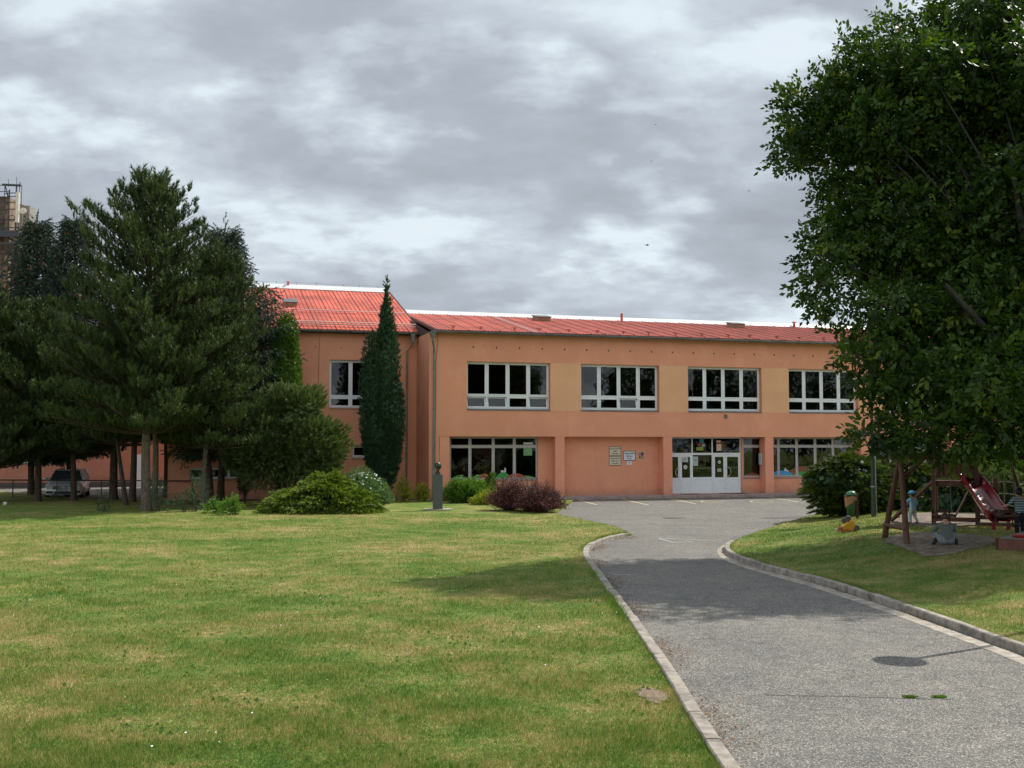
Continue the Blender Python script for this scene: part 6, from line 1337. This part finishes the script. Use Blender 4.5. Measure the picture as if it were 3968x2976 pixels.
def face(par, c, r, up=Vector((0, 0, 1)), hairmat=None, cap=None, k=1., yaw=0.):
    """features on the head (local +y = face)"""
    Rz = Matrix.Rotation(yaw, 3, 'Z'); c = Vector(c)
    def P_(x, y, z): return c+Rz @ Vector((x, y, z))*r
    eye = simple('eyes', (.03, .02, .02), .3)
    for s in (-1, 1):
        MB().ell(P_(s*.36, .86, .05), (.09*r, .06*r, .06*r), 8, 6).build('eye', eye, par); MB().ell(P_(s*.97, -.02, -.05), (.08*r, .16*r, .22*r), 8, 6).build('ear', skin, par, smooth=True)
    MB().ell(P_(0, 1.0, -.16), (.11*r, .15*r, .16*r), 8, 6).build('nose', skin, par, smooth=True); MB().ell(P_(0, .88, -.48), (.24*r, .06*r, .045*r), 8, 6).build('mouth', simple('lips', (.35, .10, .09), .5), par)
    h = bmesh.new(); bmesh.ops.create_uvsphere(h, u_segments=20, v_segments=14, radius=1.07*r)
    bmesh.ops.delete(h, geom=[v for v in h.verts if (v.co.y > .35*r and v.co.z < .45*r) or (v.co.z < -.45*r and v.co.y > -.25*r) or v.co.z < -.88*r], context='VERTS')
    for v in h.verts: v.co = v.co*(1+.03*math.sin(v.co.x*90)*math.cos(v.co.z*80)); v.co.z *= 1.08
    me = bpy.data.meshes.new('hair'); h.to_mesh(me); h.free(); me.materials.append(hairmat or hairb); me.shade_smooth(); o = bpy.data.objects.new('hair', me); COL.objects.link(o); o.parent = par; o.location = c; o.rotation_euler = (0, 0, yaw)
    if cap:
        m = MB().lathe([(1.16, .25), (1.18, .45), (1.02, .85), (.6, 1.13), (.001, 1.22)], n=20); m.v = [tuple(P_(x, y, z)) for x, y, z in m.v]
        br = MB().prism([(.75*math.sin(a), 1.0+.75*math.cos(a)) for a in np.linspace(-1.3, 1.3, 9)], P_(0, 0, .28), Rz @ Vector((r, 0, 0)), Rz @ Vector((0, r, 0)), Vector((0, 0, .07*r))); m.add(br.v, br.f); m.build('cap', cap, par, smooth=False)
# child in the blue cap, walking away to the left
k = .93
J = dict(pelvis=(0, 0, .42), waist=(0, 0, .52), chest=(0, 0, .66), neck=(0, .0, .755), head=(0, .01, .82), crown=(0, .01, .91), shL=(-.10, 0, .72), elL=(-.17, .08, .63), wristL=(-.20, .18, .58), shR=(.10, 0, .72), elR=(.16, -.02, .60), wristR=(.17, .04, .49),
         hipL=(-.06, 0, .38), knL=(-.07, .05, .21), anL=(-.07, .02, .05), toeL=(-.07, .12, .025), hipR=(.06, 0, .38), knR=(.07, .0, .21), anR=(.08, -.10, .08), toeR=(.09, -.02, .025))
Rd = dict(pelvis=(.088, .075), waist=(.085, .070), chest=(.095, .070), neck=.036, head=(.078, .088), crown=(.055, .062), shL=.045, elL=.034, wristL=.020, shR=.045, elR=.034, wristR=.020, hipL=.062, knL=.050, anL=.040, toeL=.026, hipR=.062, knR=.050, anR=.040, toeR=.026)
Bn = [('pelvis', 'waist'), ('waist', 'chest'), ('chest', 'neck'), ('neck', 'head'), ('head', 'crown'), ('chest', 'shL'), ('shL', 'elL'), ('elL', 'wristL'), ('chest', 'shR'), ('shR', 'elR'), ('elR', 'wristR'), ('pelvis', 'hipL'), ('hipL', 'knL'), ('knL', 'anL'), ('anL', 'toeL'), ('pelvis', 'hipR'), ('hipR', 'knR'), ('knR', 'anR'), ('anR', 'toeR')]
hand(J, Rd, Bn, 'L', J['wristL'], (-.2, .7, -.5), .6); hand(J, Rd, Bn, 'R', J['wristR'], (.05, .4, -.8), .6)
def mf1(a, b, tt, c):
    if isfinger(a) or isfinger(b): return 1
    if 'toe' in b: return 3
    if b in ('wristL', 'wristR') and tt > .35: return 1
    if b in ('neck', 'head', 'crown'): return 1 if (b != 'neck' or tt > .6) else 0
    if a == 'pelvis' and b.startswith('hip') or a.startswith('hip') or a.startswith('kn'): return 2
    return 0
p = G(3538, 2028, .5); p.z = zr1(p.x, p.y)
o = person('toddler in a light blue shirt, pale trousers and blue cap beside the tower stair', p, R(25), J, Rd, Bn, [simple('light_blue_shirt', (.27, .50, .66), .8), skin, simple('pale_blue_trousers', (.42, .53, .52), .85), simple('dark_shoes', (.06, .05, .05), .7)], mf1)
face(o, (0, .012, .86), .085, hairmat=hairb, cap=simple('blue_cap', (.10, .36, .62), .7))
# crouching person in grey seen from behind
J = dict(pelvis=(0, 0, .10), waist=(0, .02, .26), chest=(0, .06, .47), neck=(0, .10, .60), head=(.01, .14, .68), crown=(.02, .16, .79), shL=(-.155, .08, .53), elL=(-.27, .22, .36), wristL=(-.24, .40, .22), shR=(.155, .08, .53), elR=(.27, .20, .36), wristR=(.25, .36, .20),
         hipL=(-.11, .02, .12), knL=(-.27, .30, .40), anL=(-.24, .16, .07), toeL=(-.26, .34, .03), hipR=(.11, .02, .12), knR=(.28, .28, .40), anR=(.27, .08, .07), toeR=(.33, .24, .03))
Rd = dict(pelvis=(.155, .12), waist=(.145, .105), chest=(.165, .11), neck=.052, head=(.085, .10), crown=(.062, .07), shL=.072, elL=.05, wristL=.028, shR=.072, elR=.05, wristR=.028, hipL=.10, knL=.072, anL=.052, toeL=.038, hipR=.10, knR=.072, anR=.052, toeR=.038)
Bn = [('pelvis', 'waist'), ('waist', 'chest'), ('chest', 'neck'), ('neck', 'head'), ('head', 'crown'), ('chest', 'shL'), ('shL', 'elL'), ('elL', 'wristL'), ('chest', 'shR'), ('shR', 'elR'), ('elR', 'wristR'), ('pelvis', 'hipL'), ('hipL', 'knL'), ('knL', 'anL'), ('anL', 'toeL'), ('pelvis', 'hipR'), ('hipR', 'knR'), ('knR', 'anR'), ('anR', 'toeR')]
hand(J, Rd, Bn, 'L', J['wristL'], (.2, .5, -.7), .85); hand(J, Rd, Bn, 'R', J['wristR'], (-.1, .5, -.7), .85)
def mf2(a, b, tt, c):
    if isfinger(a) or isfinger(b): return 1
    if 'toe' in b: return 3
    if b in ('neck', 'head', 'crown'): return 1 if (b != 'neck' or tt > .5) else 0
    if a == 'pelvis' and b.startswith('hip') or a.startswith('hip'): return 2
    if a.startswith('kn'): return 2 if tt < .75 else 3
    if b.startswith('wrist'): return 0 if tt < .7 else 1
    return 0
p = G(3670, 2116, .5); p.z = zr1(p.x, p.y)
o = person('person in grey sitting on the sand under the swings, back turned, knees up', p, R(-2), J, Rd, Bn, [simple('grey_sweatshirt', (.115, .13, .12), .9), skin, simple('grey_trousers', (.20, .22, .24), .9), simple('black_shoes', (.015, .015, .015), .6)], mf2); o.scale = (.86, .86, .86)
face(o, (.015, .15, .735), .098, hairmat=hairb)
# boy in the striped shirt at the right edge
J = dict(pelvis=(0, 0, .60), waist=(0, 0, .72), chest=(0, .01, .90), neck=(0, .02, 1.02), head=(0, .03, 1.09), crown=(0, .04, 1.19), shL=(-.13, .01, .97), elL=(-.21, .10, .82), wristL=(-.27, .25, .76), shR=(.13, .01, .97), elR=(.20, .04, .80), wristR=(.20, .16, .67),
         hipL=(-.07, 0, .55), knL=(-.08, .02, .30), anL=(-.08, -.01, .06), toeL=(-.09, .10, .03), hipR=(.07, 0, .55), knR=(.08, .02, .30), anR=(.08, -.01, .06), toeR=(.09, .10, .03))
Rd = dict(pelvis=(.115, .09), waist=(.105, .08), chest=(.12, .085), neck=.042, head=(.082, .095), crown=(.06, .068), shL=.055, elL=.038, wristL=.024, shR=.055, elR=.038, wristR=.024, hipL=.078, knL=.060, anL=.045, toeL=.032, hipR=.078, knR=.060, anR=.045, toeR=.032)
Bn = [('pelvis', 'waist'), ('waist', 'chest'), ('chest', 'neck'), ('neck', 'head'), ('head', 'crown'), ('chest', 'shL'), ('shL', 'elL'), ('elL', 'wristL'), ('chest', 'shR'), ('shR', 'elR'), ('elR', 'wristR'), ('pelvis', 'hipL'), ('hipL', 'knL'), ('knL', 'anL'), ('anL', 'toeL'), ('pelvis', 'hipR'), ('hipR', 'knR'), ('knR', 'anR'), ('anR', 'toeR')]
hand(J, Rd, Bn, 'L', J['wristL'], (-.3, .8, -.3), .7); hand(J, Rd, Bn, 'R', J['wristR'], (0, .6, -.6), .7)
def mf3(a, b, tt, c):
    if isfinger(a) or isfinger(b) or b.startswith('wrist'): return 1
    if 'toe' in b: return 3
    if b in ('neck', 'head', 'crown'): return 1 if (b != 'neck' or tt > .5) else 0
    if c.z < .64 and (a == 'pelvis' or a.startswith('hip') or a.startswith('kn')): return 2
    return 0
def stripes():
    m, nt, N, L, b = newmat('striped_shirt'); v = objc(nt); sx = nd(nt, 'ShaderNodeSeparateXYZ'); L.new(v, sx.inputs[0])
    f = math_(nt, 'FRACT', math_(nt, 'MULTIPLY', sx.outputs[2], 17)); c = ramp(nt, f, [(.0, (.09, .17, .24)), (.60, (.09, .17, .24)), (.62, (.42, .48, .46)), (.98, (.42, .48, .46))]).outputs[0]; L.new(c, b.inputs['Base Color']); b.inputs['Roughness'].default_value = .9; return m
p = G(3955, 2092, .5); p.z = zr1(p.x, p.y)
o = person('child in a blue and white striped shirt and dark trousers holding the swing', p, R(8), J, Rd, Bn, [stripes(), skin, simple('navy_trousers', (.012, .014, .025), .9), simple('dark_trainers', (.02, .02, .02), .6)], mf3)
face(o, (0, .035, 1.135), .095, hairmat=simple('black_hair', (.015, .012, .012), .5))
# ------------------------------------------------------------------ water tower far left
tw = Vector((-46.3, 95, 0)); t = thing('water_tower', 'tall old brick tower with steel platform and antennas behind the spruces', 'tower', tw)
brk = simple('weathered_brick', (.13, .095, .075), .95, .35, 1.4, .5, 12)
mb = MB(); mb.bb((-2.2, -2.2, 0), (2.45, 2.2, 20.7)); mb.bb((-2.5, -2.4, 20.7), (2.55, 2.4, 24.15)); mb.bb((-2.4, -2.35, 19.2), (2.6, 2.35, 19.5)); mb.build('shaft', brk, t)
MB().bb((2.46, -2.21, 0), (2.72, -1.2, 19.1)).bb((2.56, -2.41, 20.9), (2.86, -1.2, 24.1)).build('quoin', simple('pale_brick', (.24, .17, .12), .95, .3, 2), t)
stl = simple('tower_steel', (.045, .05, .06), .6, metal=.2); pf = MB(); pf.bb((-4, -3.6, 20.75), (4.3, -2.42, 20.95)); pf.bb((2.9, -2.42, 20.75), (4.3, 3, 20.95)); pf.bb((-4, -3.62, 20.4), (4.3, -3.5, 20.74))
for z in (21.3, 21.9, 22.4): pf.tube([(-4, -3.6, z), (3.1, -3.6, z)], .035, 4)
for x in np.arange(-4, 3.2, .95): pf.tube([(x, -3.6, 20.9), (x, -3.6, 22.4)], .03, 4)
pf.bb((2.7, -3.5, 19.75), (4.2, -3.3, 19.95)); pf.tube([(2.75, -3.3, 17.8), (4.1, -3.4, 19.6)], .06, 4); pf.tube([(2.75, -3.2, 18.4), (3.5, -3.4, 19.6)], .05, 4)
pf.build('platform', stl, t)
ms = MB()
for x, z0, z1 in ((3.15, 2, 24.6), (3.75, 20.9, 25.0), (3.5, 2, 20.7), (4.0, 20.9, 25.2), (4.2, 20.9, 25.0), (3.9, 2, 18.0)): ms.tube([(x, -3.0, z0), (x, -3.0, z1)], .065 if x < 3.8 else .03, 5)
for z in (21.3, 22.0, 22.9, 23.5, 24.0, 24.3): ms.tube([(3.15, -3, z), (4.1, -3, z)], .04, 4); ms.tube([(2.5, -2.6, z), (3.15, -3, z)], .04, 4)
ms.tube([(2.25, -3, 23.1), (2.15, -3, 26.4)], .10, 5); ms.tube([(1.95, -3, 26.4), (2.25, -3, 26.4)], .05, 4); ms.tube([(1.9, -3, 26.4), (1.9, -3, 27.3)], .02, 4)
for z in (24.45, 25.0): ms.tube([(-4, -2.7, z), (3.1, -2.9, z)], .035, 4)
ms.tube([(.3, -2.7, 24.2), (2.1, -2.9, 25.1)], .05, 4); ms.tube([(2.5, -2.9, 25.05), (4.1, -3, 24.95)], .10, 6); ms.tube([(2.75, -3, 25), (3.1, -3, 23.8)], .06, 4); ms.tube([(2.45, -2.4, 24.1), (2.45, -2.4, 25)], .03, 4)
for x, h in ((3.05, 25.5), (3.75, 25.7), (4.1, 25.3)): ms.tube([(x, -3, 24.8), (x, -3, h)], .022, 4)
for a in range(12): t0, t1 = 2*PI*a/12, 2*PI*(a+1)/12; ms.tube([(3.45+.26*math.cos(t0), -3.1, 22.1+.26*math.sin(t0)), (3.45+.26*math.cos(t1), -3.1, 22.1+.26*math.sin(t1))], .03, 4)
ms.build('mast', stl, t)
MB().bb((3.84, -3.3, 21.7), (4.1, -3.05, 24.3)).build('antenna', simple('antenna_cream', (.62, .60, .54), .5), t)
MB().bb((4.2, -2.6, 20.95), (4.75, -1.4, 23.3)).build('antenna_box', simple('antenna_grey', (.25, .24, .22), .6), t); mb = MB().lathe([(.001, 0), (.27, .05), (.27, .15), (.001, .2)], n=18); mb.v = [(4.45+x, -3.1-z, 22.7+y) for x, y, z in mb.v]; mb.build('dish', simple('antenna_cream', (.62, .60, .54), .5), t)
# ------------------------------------------------------------------ the street side behind the viewer, which the school windows mirror
t = thing('dwelling_house', 'gabled house with a red tile roof across the street, mirrored in the school windows', 'house', (45, -20, 0), R(35))
mb = MB(); mb.bb((-7, -5, 0), (7, 5, 5.6)); mb.add([(-7, -5, 5.6), (-7, 5, 5.6), (-7, 0, 9.4)], [(0, 1, 2)]); mb.add([(7, -5, 5.6), (7, 5, 5.6), (7, 0, 9.4)], [(0, 1, 2)]); mb.build('wall', simple('house_render_white', (.62, .60, .55), .9), t)
mb = MB()
for s in (-1, 1): mb.add([(-7.4, s*5.5, 5.2), (7.4, s*5.5, 5.2), (7.4, 0, 9.45), (-7.4, 0, 9.45), (-7.4, s*5.5, 5.35), (7.4, s*5.5, 5.35), (7.4, 0, 9.6), (-7.4, 0, 9.6)], [(0, 1, 2, 3), (4, 5, 6, 7), (0, 1, 5, 4), (0, 3, 7, 4), (1, 2, 6, 5)])
mb.build('roof', simple('house_tile_red', (.24, .07, .045), .8, .25, 3), t)
for x, y, sx, sy in ((-4, 5.02, 1.2, .05), (0, 5.02, 1.2, .05), (4, 5.02, 1.2, .05), (-7.02, -2, .05, 1.2), (-7.02, 2, .05, 1.2)):
    for z in (1.6, 4.2): MB().box((x, y, z), (sx, sy, 1.3)).build('window', simple('house_glass', (.03, .035, .04), .1), t)
for i, (x, y, h, r_) in enumerate([(30, -1, 7.5, 3.0), (47, 7, 12, 4.2), (53, 14, 12.5, 4.4), (60, 20, 12.5, 4.5), (68, 26, 12.5, 4.4), (77, 31, 13, 4.6), (56, -4, 11, 4.2), (28, -17, 9, 3.3), (87, 37, 13, 4.6)]):
    shrub('garden_tree', ['round leafy garden tree across the street, left of the mirrored house', 'broad leafy garden tree across the street behind the viewer'][i % 2], Vector((x, y, 0)), [((0, 0, h*.56), (r_, r_, h*.42)), ((r_*.4, .5, h*.45), (r_*.7, r_*.7, h*.25))], leaf_tpl(8, .5, .30, .2, 14), M['walnutleaf'], 2600, upb=.1, cat='tree', seed=90+i, stems=4, stem_r=.14, group='garden trees across the street', cored=False, cname='crown', shell=.3, lump=.3)
# ------------------------------------------------------------------ birds
bk_ = simple('dark_plumage', (.03, .03, .035), .8)
for i, (px, py, Y, s, lab) in enumerate([(2507, 950, 60, 1., 'nearest small dark bird flying low over the school roof'), (2540, 483, 95, .8, 'uppermost tiny bird in the clouds over the school'), (2523, 625, 95, .8, 'tiny bird just below the uppermost one'), (2902, 740, 95, .8, 'tiny bird between the school roof and the walnut tree')]):
    t = thing('bird', lab, 'bird', D(px, py, Y), R(20+40*i), 'birds in the sky'); MB().ell((0, 0, 0), (.10*s, .03*s, .03*s), 10, 6).ell((.11*s, 0, .012*s), (.03*s, .022*s, .022*s), 8, 6).add([(-.09*s, -.015*s, 0), (-.09*s, .015*s, 0), (-.17*s, .03*s, 0), (-.17*s, -.03*s, 0)], [(0, 1, 2, 3)]).build('body', bk_, t)
    for g_ in (-1, 1): MB().add([(.05*s, 0, .01), (-.04*s, 0, .01), (-.03*s, g_*.14*s, .05*s), (-.07*s, g_*.24*s, .02*s), (.02*s, g_*.13*s, .055*s)], [(0, 1, 2, 4), (2, 3, 4)]).build('wing', bk_, t)

# ------------------------------------------------------------------ sky and sun
AZ, EL = R(32), R(48)
sun = bpy.data.lights.new('sun', 'SUN'); sun.energy = 5.0; sun.angle = R(.6); sun.color = (1., .95, .85)
so = bpy.data.objects.new('sun', sun); COL.objects.link(so); so.rotation_euler = Vector((math.cos(AZ)*math.cos(EL), math.sin(AZ)*math.cos(EL), math.sin(EL))).to_track_quat('Z', 'Y').to_euler()
wd = bpy.data.worlds.new('World'); S.world = wd; wd.use_nodes = True; nt = wd.node_tree; L = nt.links; bg = nt.nodes['Background']
sky = nd(nt, 'ShaderNodeTexSky', sky_type='NISHITA', sun_disc=False, sun_elevation=EL, sun_rotation=PI/2-AZ, air_density=1., dust_density=1.2)
tc = nd(nt, 'ShaderNodeTexCoord'); nm = nd(nt, 'ShaderNodeVectorMath', operation='NORMALIZE'); L.new(tc.outputs['Generated'], nm.inputs[0]); sp = nd(nt, 'ShaderNodeSeparateXYZ'); L.new(nm.outputs[0], sp.inputs[0])
zz = math_(nt, 'ADD', math_(nt, 'MAXIMUM', sp.outputs[2], 0.), .32); cx_ = math_(nt, 'DIVIDE', sp.outputs[0], zz); cy__ = math_(nt, 'DIVIDE', sp.outputs[1], zz)
cb = nd(nt, 'ShaderNodeCombineXYZ'); L.new(cx_, cb.inputs[0]); L.new(cy__, cb.inputs[1]); mp = nd(nt, 'ShaderNodeMapping'); L.new(cb.outputs[0], mp.inputs[0]); mp.inputs['Location'].default_value = (SKX, SKY, 0.); mp.inputs['Scale'].default_value = (SKS, 1.25, 1.)
n1 = noise(nt, mp.outputs[0], 1.7, 6, .52); n1.inputs['Distortion'].default_value = .3; n2 = noise(nt, mp.outputs[0], 4.0, 6, .52); n9 = noise(nt, mp.outputs[0], 9.5, 5, .55); n3 = noise(nt, mp.outputs[0], .6, 3, .5)
bil = math_(nt, 'ABSOLUTE', math_(nt, 'SUBTRACT', n2.outputs['Fac'], .5))
f = math_(nt, 'ADD', math_(nt, 'ADD', math_(nt, 'MULTIPLY', n1.outputs['Fac'], .66), math_(nt, 'ADD', math_(nt, 'MULTIPLY', bil, .34), math_(nt, 'SUBTRACT', math_(nt, 'MULTIPLY', n9.outputs['Fac'], .16), .08))), math_(nt, 'ADD', math_(nt, 'MULTIPLY', n2.outputs['Fac'], .30), math_(nt, 'MULTIPLY', n3.outputs['Fac'], .22)))
cc = ramp(nt, f, [(.44, (.345, .375, .42)), (.545, (.43, .47, .53)), (.615, (.57, .635, .70)), (.675, (.75, .84, .89)), (.76, (.90, .95, .97))]).outputs[0]
skyc = mix(nt, 1., sky.outputs[0], (.11, .11, .11), 'MULTIPLY')
cover = ramp(nt, f, [(.66, (.96, .96, .96)), (.80, (.6, .6, .6))]).outputs[0]
tot = mix(nt, cover, skyc, cc)
low_ = ramp(nt, sp.outputs[2], [(.0, (.45, .45, .45)), (.14, (0, 0, 0))]).outputs[0]; tot = mix(nt, low_, tot, (.43, .52, .62))
# unseen sky low behind the viewer, brightened to add light on the facade
bb_ = ramp(nt, math_(nt, 'SUBTRACT', math_(nt, 'MULTIPLY', sp.outputs[1], -.8), math_(nt, 'MULTIPLY', sp.outputs[2], .55)), [(.0, (1, 1, 1)), (.5, (1.75, 1.7, 1.62))]).outputs[0]
tot = mix(nt, 1., tot, bb_, 'MULTIPLY')
L.new(tot, bg.inputs['Color']); bg.inputs['Strength'].default_value = 1.0
S.view_settings.view_transform = 'Standard'; S.view_settings.look = 'None'; S.view_settings.exposure = .1; S.view_settings.gamma = 1
S.cycles.max_bounces = 6; S.cycles.transparent_max_bounces = 12; S.cycles.diffuse_bounces = 3; S.cycles.glossy_bounces = 3; S.cycles.transmission_bounces = 3; S.cycles.caustics_reflective = False; S.cycles.caustics_refractive = False
